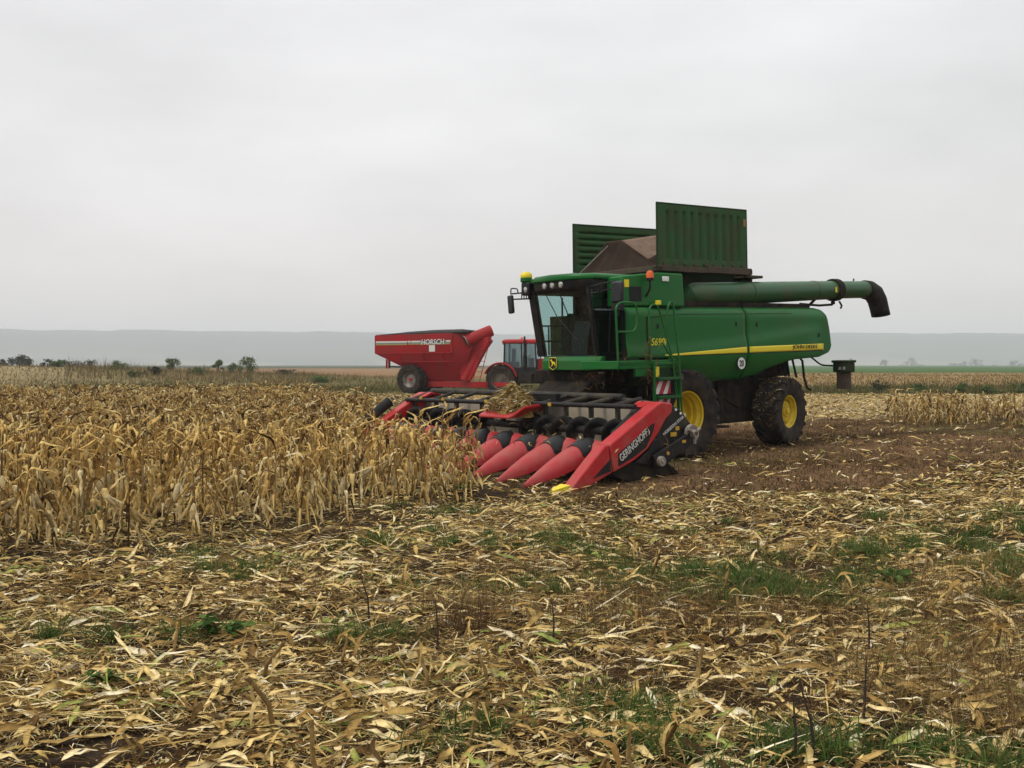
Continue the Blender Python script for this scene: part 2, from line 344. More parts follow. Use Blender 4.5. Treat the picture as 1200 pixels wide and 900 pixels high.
for s_, lo, hi in ((1.3, .7, 1.3), (14, .55, 1.45), (90, .6, 1.4)):
    z = n.new('ShaderNodeTexNoise'); z.inputs['Scale'].default_value = s_; z.inputs['Detail'].default_value = 5; L.new(t.outputs['Object'], z.inputs['Vector'])
    k = n.new('ShaderNodeMapRange'); k.inputs[1].default_value = .3; k.inputs[2].default_value = .7; k.inputs[3].default_value = lo; k.inputs[4].default_value = hi; L.new(z.outputs[0], k.inputs[0])
    sc = n.new('ShaderNodeVectorMath'); sc.operation = 'SCALE'; L.new(prev, sc.inputs[0]); L.new(k.outputs[0], sc.inputs['Scale']); prev = sc.outputs[0]
L.new(prev, b.inputs['Base Color'])
z = n.new('ShaderNodeTexNoise'); z.inputs['Scale'].default_value = 18; z.inputs['Detail'].default_value = 8; L.new(t.outputs['Object'], z.inputs['Vector'])
bp = n.new('ShaderNodeBump'); bp.inputs['Strength'].default_value = .8; bp.inputs['Distance'].default_value = .05; L.new(z.outputs[0], bp.inputs['Height']); L.new(bp.outputs[0], b.inputs['Normal'])
GV = np.stack([gx, gy, gz], -1).reshape(-1, 3)
ground = np_obj('ground', GV, GF, ground_me_mat, kind='structure')
ca = ground.data.color_attributes.new('zone', 'FLOAT_COLOR', 'POINT')
zc = zone_colour(gx, gy).reshape(-1, 3); ca.data.foreach_set('color', np.concatenate([zc, np.ones((len(zc), 1))], 1).astype(np.float32).ravel())

# the autumn haze: one even box of air round everything
hz = bpy.data.materials.new('haze_air'); hz.use_nodes = True; hn = hz.node_tree.nodes; hn.clear()
pv = hn.new('ShaderNodeVolumePrincipled'); pv.inputs['Color'].default_value = (.92, .955, 1, 1); pv.inputs['Density'].default_value = .00036; pv.inputs['Anisotropy'].default_value = .0
ho = hn.new('ShaderNodeOutputMaterial'); hz.node_tree.links.new(pv.outputs[0], ho.inputs['Volume'])
obj('haze', MB().span(-9600, 9600, -9600, 9600, float(gz.min())-1, float(gz.max())+6), hz, kind='stuff', smooth=False)

# ------------------------------------------------------------------ wheels
def make_wheel(name, parent, loc, Rr, W, rimR, side, steer, nl, rim_m, dish=.12, lug=.05, label=None):
    """wheel: the rim is the part, its tyre and hub are sub-parts; side +1 faces +y"""
    h = Rr-rimR; s = side
    prof = [(rimR-.03, .30*W), (rimR+.025, .41*W), (rimR+.03, .385*W), (rimR-.015, .36*W), (rimR-.03, .24*W), (rimR-.06, .22*W), (rimR-.065, .1*W), (rimR-.1, .08*W), (rimR-.11, dish*W+.06), (rimR*.66, dish*W+.01), (rimR*.6, dish*W+.05), (rimR*.32, dish*W+.05), (rimR*.3, dish*W+.09), (.001, dish*W+.09)]
    rim = MB().lathe([(r, a*s) for r, a in prof], n=48)
    rim.lathe([(rimR-.03, .30*W*s), (rimR-.06, 0), (rimR-.03, -.38*W*s)], n=48)
    wh = obj(name, rim, rim_m, parent, angle=28, label=label); wh.location = loc; wh.rotation_euler = (0, 0, steer)
    d = wh.modifiers.new('solid', 'SOLIDIFY'); d.thickness = .012
    tp = [(rimR+.0, .37), (rimR+.02, .42), (rimR+.22*h, .475), (rimR+.5*h, .5), (rimR+.78*h, .485), (Rr-lug*1.15, .44), (Rr-lug, .3), (Rr-lug*.85, 0)]
    full = [(r, a*W) for r, a in tp]+[(r, -a*W) for r, a in tp[-2::-1]]
    ty = MB().lathe(full, n=56)
    for k in range(nl):                      # chevron lugs, left and right rows staggered
        for sg in (1, -1):
            a0 = 2*PI*(k+(.5 if sg < 0 else 0))/nl; rings = []
            for u, dr in ((.0, 0), (.16, 0), (.3, 0), (.43, -.006), (.5, -lug*1.0), (.505, -lug*1.0-.16*h)):
                aw = a0+(u/.5)*(.62*W/Rr); rad = Rr+dr; base = rad-lug*1.25-(.02 if u > .45 else 0)
                hw = (.034+.022*u)/Rr*(1.1 if Rr > .85 else .95)
                y = sg*min(u, .507)*W
                rings.append([(rr_*math.cos(aw+o), y+(.014*sg if (u > .48 and rr_ > base+.01) else 0), rr_*math.sin(aw+o)) for rr_, o in ((base, -hw*1.25), (rad, -hw), (rad, hw), (base, hw*1.25))])
            ty.loft(rings)
    obj('tyre', ty, M['tyre'], wh, angle=30)
    hb = MB()
    for k in range(8):
        a = 2*PI*k/8; c = (rimR*.46*math.cos(a), (dish*W+.05)*s, rimR*.46*math.sin(a))
        hb.lathe([(.001, .03*s), (.022, .03*s), (.022, 0)], c, 8)
    hb.lathe([(.001, (dish*W+.16)*s), (rimR*.18, (dish*W+.15)*s), (rimR*.2, (dish*W+.08)*s)], n=20)
    obj('hub', hb, rim_m, wh)
    return wh

# ------------------------------------------------------------------ combine harvester (x forward, y left, z up)
ROT = (0, PITCH, R_(-142))
RM = Matrix.Rotation(R_(-142), 3, 'Z') @ Matrix.Rotation(PITCH, 3, 'Y')
def cpoint(x, y, z): return RM @ Vector((x, y, z))+Vector((CX, CY, 0))
CH = thing('combine_harvester', 'green combine harvester with yellow wheels, raised grain tank covers and unloading auger folded back', 'harvester', (CX, CY, 0), ROT)

def ybody(x, z):
    zc_ = 2.24+.065*max(0, -x)+.012*x*x*.5
    y = 1.555+.05*(1-1/(1+math.exp(-(z-zc_)/.04)))*(1-float(sstep(-4.3, -5.1, x)))
    if z > 2.9: y -= .10*((z-2.9)/.2)**2
    if z < 2.12: y -= .22*((2.12-z)/.5)**1.6
    return y
def panel(xs, zt, zb, sg, nz=26):
    P = []
    for x in xs:
        t, bo = zt(x), zb(x); P.append([(x, sg*ybody(x, bo+(t-bo)*k/nz), bo+(t-bo)*k/nz) for k in range(nz+1)])
    if sg > 0: P = P[::-1]
    return MB().grid(P)
def interp(pts):
    xs = [p[0] for p in pts]; zs = [p[1] for p in pts]; return lambda x: float(np.interp(x, xs, zs))
fzb = interp([(-2.21, 1.55), (-1.2, 1.55), (-.58, 1.67), (-.26, 1.74), (.12, 1.86), (.3, 2.06), (1.45, 2.08)])
rzb = interp([(-5.4, 2.24), (-5.36, 2.16), (-5.28, 2.09), (-4.93, 1.99), (-3.88, 1.95), (-3.09, 1.77), (-2.72, 1.63), (-2.25, 1.55)])
rzt = interp([(-5.4, 2.26), (-5.34, 2.62), (-5.24, 2.95), (-5.12, 3.09), (-4.9, 3.135), (-2.25, 3.11)])
for sg in (1, -1):
    fp = obj('front_side_panel', panel(np.linspace(1.42 if sg > 0 else .25, -2.21, 40), lambda x: 3.08+.012*(-x), fzb, sg), M['green'], CH, solid=.03, angle=50)
    rp = obj('rear_side_panel', panel(np.concatenate([np.linspace(-2.255, -4.9, 26), np.linspace(-4.95, -5.4, 14)]), rzt, rzb, sg), M['green'], CH, solid=.03, angle=50)
    def strip(x0, x1, zl, zh, n, off):
        P = [[(x, sg*(ybody(x, z_)+off), z_) for z_ in np.linspace(zl(x), zh(x), 5)] for x in np.linspace(x0, x1, n)]
        return MB().grid(P if sg < 0 else P[::-1])
    zl = interp([(-5.08, 2.155), (-2.2, 2.125), (.4, 2.10)]); zh = interp([(-5.08, 2.30), (-2.2, 2.255), (.4, 2.125)])
    obj('yellow_stripe', strip(.4 if sg > 0 else .2, -2.19, zl, zh, 20, .02), M['yellow_decal'], fp, solid=.004)
    obj('yellow_stripe', strip(-2.275, -5.08, zl, zh, 20, .02), M['yellow_decal'], rp, solid=.004)
    zl2 = interp([(-5.08, 2.13), (.4, 2.085)])
    obj('black_pinstripe', strip(.3 if sg > 0 else .2, -2.19, zl2, zl, 20, .019), M['plastic'], fp, solid=.004)
    obj('black_pinstripe', strip(-2.275, -5.08, zl2, zl, 20, .019), M['plastic'], rp, solid=.004)
    # upper crease of the panels, its shade put in as a dark strip
    cz = interp([(-4.3, 3.0), (-2.2, 2.97), (0, 2.94), (.9, 2.86)])
    cz2 = lambda x: cz(x)+.012
    obj('crease_shade', strip(.9 if sg > 0 else .2, -2.19, cz, cz2, 16, .016), M['dark'], fp, solid=.004)
    obj('crease_shade', strip(-2.275, -3.9, cz, cz2, 12, .016), M['dark'], rp, solid=.004)
    if sg > 0:
        X, Z = (-1, 0, 0), (0, 0, 1)
        text('lettering', 'JOHN DEERE', M['plastic'], rp, (-3.8, 1.645, 2.165), X, (0, 0, 1), .95, .115, off=-.004)
        text('model_lettering', 'S690i', M['yellow_decal'], fp, (.80, 1.625, 2.31), X, Z, .44, .15, shear=.25, off=.004)
        dsk = obj('speed_plate', MB().lathe([(.001, .012), (.135, .012), (.14, 0)], (-2.0, 1.605, 1.9), 28), M['white'], fp)
        rg = MB().lathe([(.128, .0145), (.14, .0145), (.141, .0)], (-2.0, 1.606, 1.9), 28); obj('plate_rim', rg, M['plastic'], fp)
        text('speed_lettering', '20', M['plastic'], fp, (-1.93, 1.622, 1.83), X, Z, .14, .14)
        for x_, z_ in ((-1.9, 2.75), (-2.6, 2.75), (.55, 2.7), (-4.9, 2.5)): obj('latch', MB().box((x_, ybody(x_, z_)+.02, z_), (.05, .02, .1)), M['plastic'], fp if x_ > -2.2 else rp, bevel=.006)
        obj('door_seam', MB().box((.86, 1.575, 2.5), (.014, .03, .78)), M['dark'], fp)
# rear wrap and the chassis behind the panels
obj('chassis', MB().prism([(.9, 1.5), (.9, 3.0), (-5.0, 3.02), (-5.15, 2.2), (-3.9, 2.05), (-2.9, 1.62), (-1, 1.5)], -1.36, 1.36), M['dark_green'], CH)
obj('rear_hood', MB().prism([(-5.0, 3.06), (-5.18, 2.95), (-5.3, 2.3), (-5.25, 2.12), (-5.02, 2.12), (-5.02, 3.04)], -1.44, 1.44), M['green2'], CH, bevel=.03)
obj('engine_deck', MB().span(-.3, -4.85, -1.2, 1.38, 3.0, 3.24).span(-2.62, -3.25, -1.0, .97, 3.2, 3.88), M['dark'], CH, bevel=.02)
ub = MB().span(-1.65, -3.3, -1.0, 1.0, .55, 1.55).span(-1.9, -2.05, 1.0, 1.04, .6, 1.5).span(.9, -1.6, -.8, .8, 1.0, 1.55)
ub.prism([(-3.3, 1.6), (-3.3, .8), (-4.3, 1.2), (-4.6, 2.0)], -.75, .75)
ub.tube([(-1.86, 1.05, 1.55), (-1.86, 1.05, .6)], .03).tube([(-1.5, .95, 1.4), (-2.6, 1.02, .9), (-3.2, 1.0, 1.3)], .03)
ub.span(-.9, -1.9, .8, 1.35, .5, .54)
obj('underbody', ub, M['dark'], CH, bevel=.02)
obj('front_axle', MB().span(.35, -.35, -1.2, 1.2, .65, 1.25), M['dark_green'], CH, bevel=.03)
obj('rear_axle', MB().tube([(-3.6, -1.2, .82), (-3.6, 1.2, .82)], .14).span(-3.45, -3.75, -.3, .3, .8, 1.6), M['dark'], CH)
for sg in (1, -1):
    make_wheel('front_wheel', CH, (0, sg*1.55, .91), .915, .78, .47, sg, 0, 20, M['yellow'], dish=-.14)
    make_wheel('rear_wheel', CH, (-3.6, sg*1.40, .77), .78, .62, .365, sg, R_(10), 18, M['yellow'], dish=.12)
# grain tank, covers, canvas
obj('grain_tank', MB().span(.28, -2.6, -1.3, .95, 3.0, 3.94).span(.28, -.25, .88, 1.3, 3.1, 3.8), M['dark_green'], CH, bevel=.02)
obj('tank_rail', MB().span(.3, -1.2, 1.2, 1.4, 3.84, 3.96).span(-1.2, -2.68, 1.2, 1.4, 3.85, 3.995).span(.3, -2.68, -1.4, -1.2, 3.86, 3.98).span(.18, .3, -1.4, 1.4, 3.84, 3.95).span(-2.58, -2.7, -1.4, 1.4, 3.86, 3.97).span(-2.6, -3.2, .7, 1.3, 3.80, 3.86), M['rust'], CH, bevel=.012)
def cover(y, x0, x1, z0, z1, vertical, face):
    a = np.linspace(0, 1, 121 if vertical else 40); c = np.linspace(0, 1, 40 if vertical else 91); P = []
    for u in a:
        row = []
        for v in c:
            x = x0+(x1-x0)*u; z_ = z0+(z1-z0)*v+.05*u
            if vertical: ph = (u-.07)/.88*10; ins = sstep(.1, .13, v)*(1-sstep(.86, .9, v))*(0 < ph < 10)
            else: ph = (v-.1)/.8*6; ins = sstep(.05, .07, u)*(1-sstep(.93, .95, u))*(0 < ph < 6)
            g = (.5-.5*math.cos(2*PI*ph))**2.2
            row.append((x, y-face*.05*g*ins, z_))
        P.append(row)
    mb = MB().grid(P if face < 0 else P[::-1]); return mb
for nm_ in ('near', 'far'):
    if nm_ == 'near': y, x0, x1, z0, z1, vert, face = 1.35, .30, -2.56, 3.93, 5.235, True, 1
    else: y, x0, x1, z0, z1, vert, face = -1.35, .18, -2.56, 4.0, 5.10, False, 1
    cv = obj('tank_cover', cover(y, x0, x1, z0, z1, vert, face), M['tank_green'], CH, solid=.02, angle=40, label='green tank cover raised upright, with upright ribs' if vert else 'far green tank cover raised upright, with level ribs')
    e = MB(); dz = .05
    e.tube([(x0, y, z0), (x0, y, z1), (x1, y, z1+dz), (x1, y, z0+dz)], .022, 6)
    obj('edge_frame', e, M['dark_green'], cv)
    if vert:
        obj('latch_plate', MB().box((-2.48, 1.365, 5.0), (.07, .012, .16)), M['tan'], cv)
        for x in np.linspace(.1, -2.4, 9): obj('hinge', MB().box((x, 1.375, 3.985-.0175*x), (.1, .03, .05)), M['rust'], cv, bevel=.006)
def cl_sheet(corners, n=14, sag=.05, k=0):
    a, b_, c, d = (np.array(p, float) for p in corners); P = []
    for i in range(n+1):
        u = i/n; row = []
        for j in range(n+1):
            v = j/n; p = (a*(1-u)+b_*u)*(1-v)+(d*(1-u)+c*u)*v
            s_ = 16*u*(1-u)*v*(1-v)
            p = p+np.array((-sag*s_+.03*math.sin(9*u+3*v+k)*s_, 0, -.5*sag*s_+.02*math.sin(13*u-5*v+k)*s_)); row.append(tuple(p))
        P.append(row)
    return MB().grid(P)
A1, A2, VL, NR = (.02, -.42, 4.62), (-.02, .02, 4.61), (.06, .86, 4.13), (.2, 1.28, 4.2)
fl, fr = (.24, -1.02, 3.95), (.24, 1.3, 3.9)
cloth = cl_sheet([fl, (.24, -.2, 3.93), A2, A1], k=1); cloth.add(*(lambda m_: (m_.v, m_.f))(cl_sheet([(.24, -.2, 3.93), fr, VL, A2], k=2))); cloth.add(*(lambda m_: (m_.v, m_.f))(cl_sheet([fr, (.24, 1.32, 3.9), NR, VL], n=4, k=2)))
cvs = obj('tank_canvas', cloth, M['cloth'], CH, solid=.012, angle=60, label='brown canvas tent closing the front of the grain tank')
top = cl_sheet([A2, VL, (-1.6, 1.2, 4.35), (-1.5, .1, 4.85)], k=4, sag=.09); top.add(*(lambda m_: (m_.v, m_.f))(cl_sheet([VL, NR, (-1.5, 1.3, 4.5), (-1.6, 1.2, 4.35)], n=6, k=5)))
top.add(*(lambda m_: (m_.v, m_.f))(cl_sheet([A1, A2, (-1.5, .1, 4.85), (-1.5, -.9, 4.7)], n=8, k=6)))
obj('canvas_top', top, M['cloth2'], cvs, solid=.012, angle=60)
obj('canvas_stay', MB().tube([(.45, -.92, 3.9), (.2, -.2, 4.5)], .012, 6), M['steel'], CH)
# green corner housing between cab and auger
hs = MB(); pl = [(1.36, .95), (1.30, 1.35), (.52, 1.58), (-.26, 1.58), (-.26, .9)]
zt = [3.70, 3.71, 3.80, 3.79, 3.79]
hs.loft([[(x, y, 3.1) for x, y in pl], [(x*.985, y*.975, zt[i]) for i, (x, y) in enumerate(pl)]])
hsg = obj('corner_housing', hs, M['green'], CH, bevel=.035)
def tilted_box(mb, x, z_, wd, ht, y, t=.02, ang=0):
    mb.box((x, y, z_), (wd, t, ht), Matrix.Rotation(ang, 3, 'Z')); return mb
ang = math.atan2(.23, -.78)+PI
obj('warning_sticker', tilted_box(MB(), 1.2, 3.56, .1, .15, 1.365, .012, ang), M['yellow_decal'], hsg)
obj('grille', tilted_box(MB(), 1.02, 3.35, .27, .3, 1.425, .014, ang), M['plastic'], hsg, bevel=.005)
obj('work_lamp', tilted_box(MB(), .3, 3.66, .19, .1, 1.572, .02), M['white'], hsg, bevel=.01)
bc = obj('beacon', MB().lathez([(.075, 0), (.075, .08), (.06, .13), (.001, .15)], (.8, 1.62, 3.66), 20), M['orange'], CH)
obj('beacon_bracket', MB().lathez([(.08, 0), (.08, .05)], (.8, 1.62, 3.61), 16).tube(fillet([(.8, 1.62, 3.62), (.8, 1.62, 3.45), (.8, 1.5, 3.3)]), .022), M['plastic'], bc)
obj('beacon', MB().box((.62, 1.66, 3.17), (.09, .09, .09)), M['yellow_decal'], CH, bevel=.01, label='small yellow cap on the handrail top').name = 'rail_cap'
# unloading auger
au = MB().tube([(-.78, 1.16, 3.37), (-.95, 1.2, 3.40), (-2.9, 1.2, 3.47), (-6.0, 1.2, 3.61)], [.20, .245, .25, .225], 28)
au.tube([(-2.75, 1.2, 3.463), (-2.82, 1.2, 3.467)], .262, 28).tube([(-5.2, 1.2, 3.575), (-5.26, 1.2, 3.578)], .24, 28)
aug = obj('unloading_auger', au, mat('auger_green', (.013, .085, .022), .42, col2=(.1, .085, .045), scale=1.4, lo=.46, hi=.8), CH, bevel=.008)
obj('elbow', MB().tube([(-.9, 1.2, 3.4), (-.75, 1.1, 3.3), (-.7, .9, 3.1)], .24, 20), M['green2'], aug)
obj('collar', MB().tube([(-6.0, 1.2, 3.61), (-6.2, 1.2, 3.618)], .275, 28).tube([(-6.05, 1.2, 3.335), (-6.05, 1.2, 3.26)], .05).tube([(-6.2, 1.28, 3.33), (-6.3, 1.28, 3.22), (-6.25, 1.28, 3.16)], .025), M['dark'], aug, bevel=.012)
obj('tube_end', MB().tube([(-6.2, 1.2, 3.618), (-7.5, 1.2, 3.66)], .215, 28).tube([(-6.95, 1.2, 3.86), (-6.95, 1.2, 3.92)], .02), aug.data.materials[0], aug)
spr = []
for (x, z_, a, rx, rz_) in ((-7.42, 3.655, 0, .225, .23), (-7.62, 3.64, 12, .235, .24), (-7.85, 3.56, 38, .235, .245), (-8.0, 3.40, 62, .23, .24), (-8.09, 3.2, 75, .22, .235), (-8.17, 3.0, 78, .22, .24)):
    c, s_ = math.cos(R_(a)), math.sin(R_(a))
    spr.append([(x+rz_*math.sin(q)*(-s_), 1.2+rx*math.cos(q), z_+rz_*math.sin(q)*c) for q in np.linspace(0, 2*PI, 25)[:-1]])
obj('spout', MB().loft(spr, caps=False), M['rubber'], aug, solid=.02, angle=50)
obj('sticker', MB().box((-5.85, 1.2+.232, 3.6), (.06, .012, .13)), M['yellow_decal'], aug)
obj('auger_cradle', MB().span(-3.0, -4.6, .9, 1.35, 3.12, 3.2).tube([(-4.7, 1.2, 3.25), (-5.4, 1.25, 3.22), (-5.95, 1.25, 3.25)], .03).tube([(-4.9, 1.2, 3.12), (-5.3, 1.2, 3.36)], .035).span(-2.3, -2.45, .9, 1.4, 3.1, 3.25), M['dark'], CH, bevel=.01)
# cab
cab = obj('cab', MB().prism([(.5, 2.0), (.5, 2.14), (1.62, 2.14), (1.62, 2.0)], -.74, .9).prism([(.5, 2.14), (.44, 3.5), (.5, 3.5), (.56, 2.14)], -.86, .86), M['plastic'], CH, bevel=.015)
pil = MB()
def quad_bar(mb, p, q, wx, wy):
    mb.loft([[(c[0]-wx, c[1]-wy, c[2]), (c[0]+wx, c[1]-wy, c[2]), (c[0]+wx, c[1]+wy, c[2]), (c[0]-wx, c[1]+wy, c[2])] for c in (p, q)]); return mb
for (p, q, wx, wy, lb) in (((1.58, .86, 2.12), (1.80, .88, 3.5), .035, .04, None), ((1.56, -.84, 2.12), (1.78, -.88, 3.5), .05, .10, None), ((.58, .88, 2.12), (.55, .88, 3.5), .06, .03, None), ((.58, -.88, 2.12), (.55, -.88, 3.5), .06, .03, None)):
    obj('pillar', quad_bar(MB(), p, q, wx, wy), M['black'], cab, bevel=.01)
obj('windshield', MB().grid([[(1.58+.22*v+.10*math.sin(PI*u), -.84+1.68*u, 2.14+1.36*v) for v in np.linspace(0, 1, 4)] for u in np.linspace(0, 1, 12)]), M['glass'], cab)
obj('door_window', MB().grid([[(.6+1.0*u+.2*u*v, .885, 2.16+1.3*v) for v in (0, 1)] for u in (0, 1)]), M['glass_side'], cab)
obj('side_window', MB().grid([[(.6+1.0*u+.2*u*v, -.885, 2.16+1.3*v) for v in (0, 1)] for u in (0, 1)]), M['glass'], cab)
obj('door_frame', MB().tube(fillet([(.64, .9, 2.17), (.62, .9, 3.44), (1.77, .9, 3.44), (1.57, .9, 2.17), (.64, .9, 2.17)], .1), .022, 6).tube([(1.28, .9, 2.2), (1.22, .9, 3.0), (.9, .9, 3.05), (.9, .9, 2.3)], .014, 6), M['plastic'], cab)
itr = MB().prism([(1.15, 2.14), (1.2, 2.75), (1.32, 2.85), (1.42, 2.5), (1.45, 2.14)], -.05, .45).box((1.0, .55, 2.5), (.6, .22, .75)).box((.85, -.62, 2.45), (.4, .3, .6))
itr.tube([(1.35, .05, 2.14), (1.2, .05, 2.95)], .035).span(.56, .62, -.86, .2, 2.14, 3.0)
obj('console', itr, M['plastic'], cab, bevel=.03)
sw = [(1.17+.06*math.sin(q), .05+.2*math.cos(q), 2.98+.19*math.sin(q)) for q in np.linspace(0, 2*PI, 25)]
obj('steering_wheel', MB().tube(sw, .016, 6), M['plastic'], cab)
obj('operator_seat', MB().box((.82, .05, 2.55), (.5, .52, .16)).box((.64, .05, 2.95), (.14, .5, .8), Matrix.Rotation(R_(-8), 3, 'Y')).box((.6, .05, 3.42), (.1, .26, .16)), M['seat'], cab, bevel=.04)
fr2 = MB()
for z_ in (2.45, 2.78): fr2.tube([(.6, -.94, z_), (1.55, -.94, z_)], .02, 6)
fr2.tube([(1.3, -.94, 2.15), (1.3, -.94, 2.8)], .018, 6).tube([(.9, -.94, 2.15), (.9, -.94, 3.4)], .02, 6)
obj('far_rail', fr2, M['plastic'], cab)
obj('wiper', MB().tube([(1.90, .1, 3.46), (1.84, .3, 3.0), (1.74, .2, 2.62)], .012, 5).tube([(1.88, -.35, 3.44), (1.82, -.05, 2.95), (1.72, .45, 2.45)], .010, 5), M['plastic'], cab)
rf = []
for z_, g in ((3.66, .0), (3.70, .03), (3.75, .0), (3.785, -.12)):
    rf.append([(x*(1)+(1.2-x)*(-g if g < 0 else -g)*.3, y*(1+g*.6), z_+(.0 if z_ < 3.72 else .02*(1-abs(y)))) for x, y in ((.45, -.95), (.45, .95), (1.7, .97), (1.98, .6), (2.04, 0), (1.98, -.6), (1.7, -.97))])
obj('roof', MB().loft(rf), M['green'], cab, bevel=.02)
vis = [[(.5, -.93, z_), (.5, .93, z_), (1.72+g, .94, z_), (1.96+g, .6, z_), (2.0+g, 0, z_), (1.96+g, -.6, z_), (1.72+g, -.94, z_)] for z_, g in ((3.43, -.1), (3.5, -.03), (3.665, .0))]
vo = obj('visor', MB().loft(vis), M['black'], cab, bevel=.02)
for y in (-.26, .0, .25): obj('headlight', MB().lathez([(.001, .022), (.05, .018), (.07, .0), (.072, -.04)], (0, 0, 0), 20), M['lamp'], cab).matrix_local = Matrix.Translation((1.985-.05*abs(y), y, 3.585)) @ Matrix.Rotation(R_(90), 4, 'Y')
obj('headlight', MB().lathez([(.001, .02), (.05, .016), (.075, .0), (.08, -.06)], (0, 0, 0), 20), M['lamp'], cab).matrix_local = Matrix.Translation((1.93, -.93, 3.55)) @ Matrix.Rotation(R_(90), 4, 'Y')
obj('lamp_housing', MB().box((1.84, -.95, 3.57), (.2, .26, .28)), M['plastic'], cab, bevel=.03)
gd = obj('receiver_dome', MB().lathez([(.125, 0), (.13, .03), (.12, .08), (.08, .12), (.001, .13)], (1.85, -1.0, 3.81), 24), M['yellow_decal'], CH, label='yellow dome of the satellite receiver on the cab roof')
obj('dome_base', MB().lathez([(.09, 0), (.128, .02), (.128, .10)], (1.85, -1.0, 3.705), 24).box((1.75, -.84, 3.72), (.2, .3, .1)), M['green'], gd, bevel=.01)
# mirrors
mf = obj('mirror', MB().box((1.84, -1.56, 3.27), (.09, .15, .4), Matrix.Rotation(R_(6), 3, 'X')), M['mirror'], CH, bevel=.03, label='far side mirror on its arm')
arm = MB().tube([(1.84, -.9, 3.5), (1.84, -1.56, 3.5)], .018, 6).tube([(1.84, -.9, 3.36), (1.84, -1.5, 3.38)], .018, 6)
for y in (-.95, -1.02, -1.1, -1.18): arm.tube([(1.84, y, 3.36), (1.84, y, 3.5)], .012, 6)
arm.tube(fillet([(1.84, -1.3, 3.5), (1.84, -1.33, 3.6), (1.84, -1.55, 3.62), (1.84, -1.56, 3.5)], .04), .014, 6)
obj('mirror_arm', arm, M['plastic'], mf)
mn = obj('mirror', MB().box((1.7, 1.62, 3.36), (.1, .3, .42)), M['mirror'], CH, bevel=.04, label='near side mirror on its arm')
arm = MB().tube([(1.78, .92, 3.5), (1.72, 1.2, 3.55), (1.7, 1.55, 3.58)], .018, 6).tube([(1.78, .92, 3.36), (1.72, 1.2, 3.4), (1.7, 1.5, 3.44)], .018, 6)
for y in (.98, 1.06, 1.14, 1.24): arm.tube([(1.76, y, 3.36), (1.76, y, 3.53)], .012, 6)
arm.box((1.7, 1.62, 3.08), (.1, .26, .14)).tube([(1.7, 1.62, 3.2), (1.7, 1.62, 2.9)], .02, 6)
obj('mirror_arm', arm, M['plastic'], mn)
# platform, front beam, ladder, rails
pf = obj('platform', MB().span(.44, 2.08, .94, 2.0, 1.93, 1.985).span(.44, 2.08, 1.93, 2.0, 1.87, 2.03).span(2.02, 2.09, .94, 2.0, 1.87, 2.03), M['green'], CH, bevel=.012)
fb = obj('front_beam', MB().prism([(1.62, 1.84), (1.62, 2.12), (1.70, 2.12), (1.78, 2.04), (1.78, 1.84)], -.60, 1.16), M['green'], CH, bevel=.015)
obj('emblem', MB().loft([[(1.783, -.24+.13*a*k_, 1.975+.13*c*k_) for a, c in ((-.75, 1), (.75, 1), (.95, .8), (.95, -.55), (0, -1.05), (-.95, -.55), (-.95, .8))] for k_ in (1, 1)][:1]+[[(1.792, -.24+.13*a, 1.975+.13*c) for a, c in ((-.75, 1), (.75, 1), (.95, .8), (.95, -.55), (0, -1.05), (-.95, -.55), (-.95, .8))]]), M['plastic'], fb)
deer = [(-.75, .45), (-.5, .62), (-.42, .8), (-.3, .6), (-.1, .35), (.35, .25), (.75, .05), (.62, -.02), (.8, -.5), (.62, -.5), (.42, -.12), (.05, -.15), (-.1, -.45), (-.55, -.62), (-.5, -.5), (-.22, -.3), (-.2, .0), (-.45, .38)]
dm = MB(); nn = len(deer); pts = [(-.24+.115*a, 1.985+.115*c) for a, c in deer]
dm.add([(1.793, a, c) for a, c in pts]+[(1.799, a, c) for a, c in pts], [tuple(range(nn)), tuple(range(nn, 2*nn))[::-1]]+[(i, (i+1) % nn, nn+(i+1) % nn, nn+i) for i in range(nn)])
obj('emblem_figure', dm, M['yellow_decal'], fb, smooth=False)
eb = [(1.794, -.24+.125*a, 1.975+.125*c) for a, c in ((-.75, 1), (.75, 1), (.95, .8), (.95, -.55), (0, -1.05), (-.95, -.55), (-.95, .8), (-.75, 1))]
obj('emblem_border', MB().tube(eb, .007, 5), M['yellow_decal'], fb)
lad = MB().span(.47, 1.15, 2.01, 2.045, 1.93, 1.985).span(1.12, 1.18, 2.0, 2.05, .98, 1.98).span(.45, .50, 2.0, 2.05, .98, 1.98)
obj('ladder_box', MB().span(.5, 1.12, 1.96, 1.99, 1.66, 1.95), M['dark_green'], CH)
ld = obj('ladder', lad.span(1.18, 1.62, 1.93, 1.99, 1.72, 1.93), M['green'], CH, bevel=.01)
for z_ in (1.66, 1.30, .98): obj('step', MB().span(.5, 1.12, 1.97, 2.16, z_-.03, z_+.03), M['green2'], ld, bevel=.01)
obj('instruction_sticker', MB().box((1.04, 2.003, 1.8), (.1, .012, .2)), M['yellow_decal'], ld)
wb = obj('warning_board', MB().span(.64, 1.11, 1.96, 1.975, 1.36, 1.62).span(.64, 1.11, 1.96, 1.975, 1.02, 1.26), M['white'], CH)
ws = MB()
for zz, hh in ((1.36, .26), (1.02, .24)):
    for x0 in (.62, .86, 1.1):
        ws.add([(min(1.11, max(.64, x)), 1.978, z_) for x, z_ in ((x0, zz), (x0+.12, zz), (x0-.02, zz+hh), (x0-.14, zz+hh))], [(0, 1, 2, 3)])
obj('red_bar', ws, M['signred'], wb, solid=.003, smooth=False)
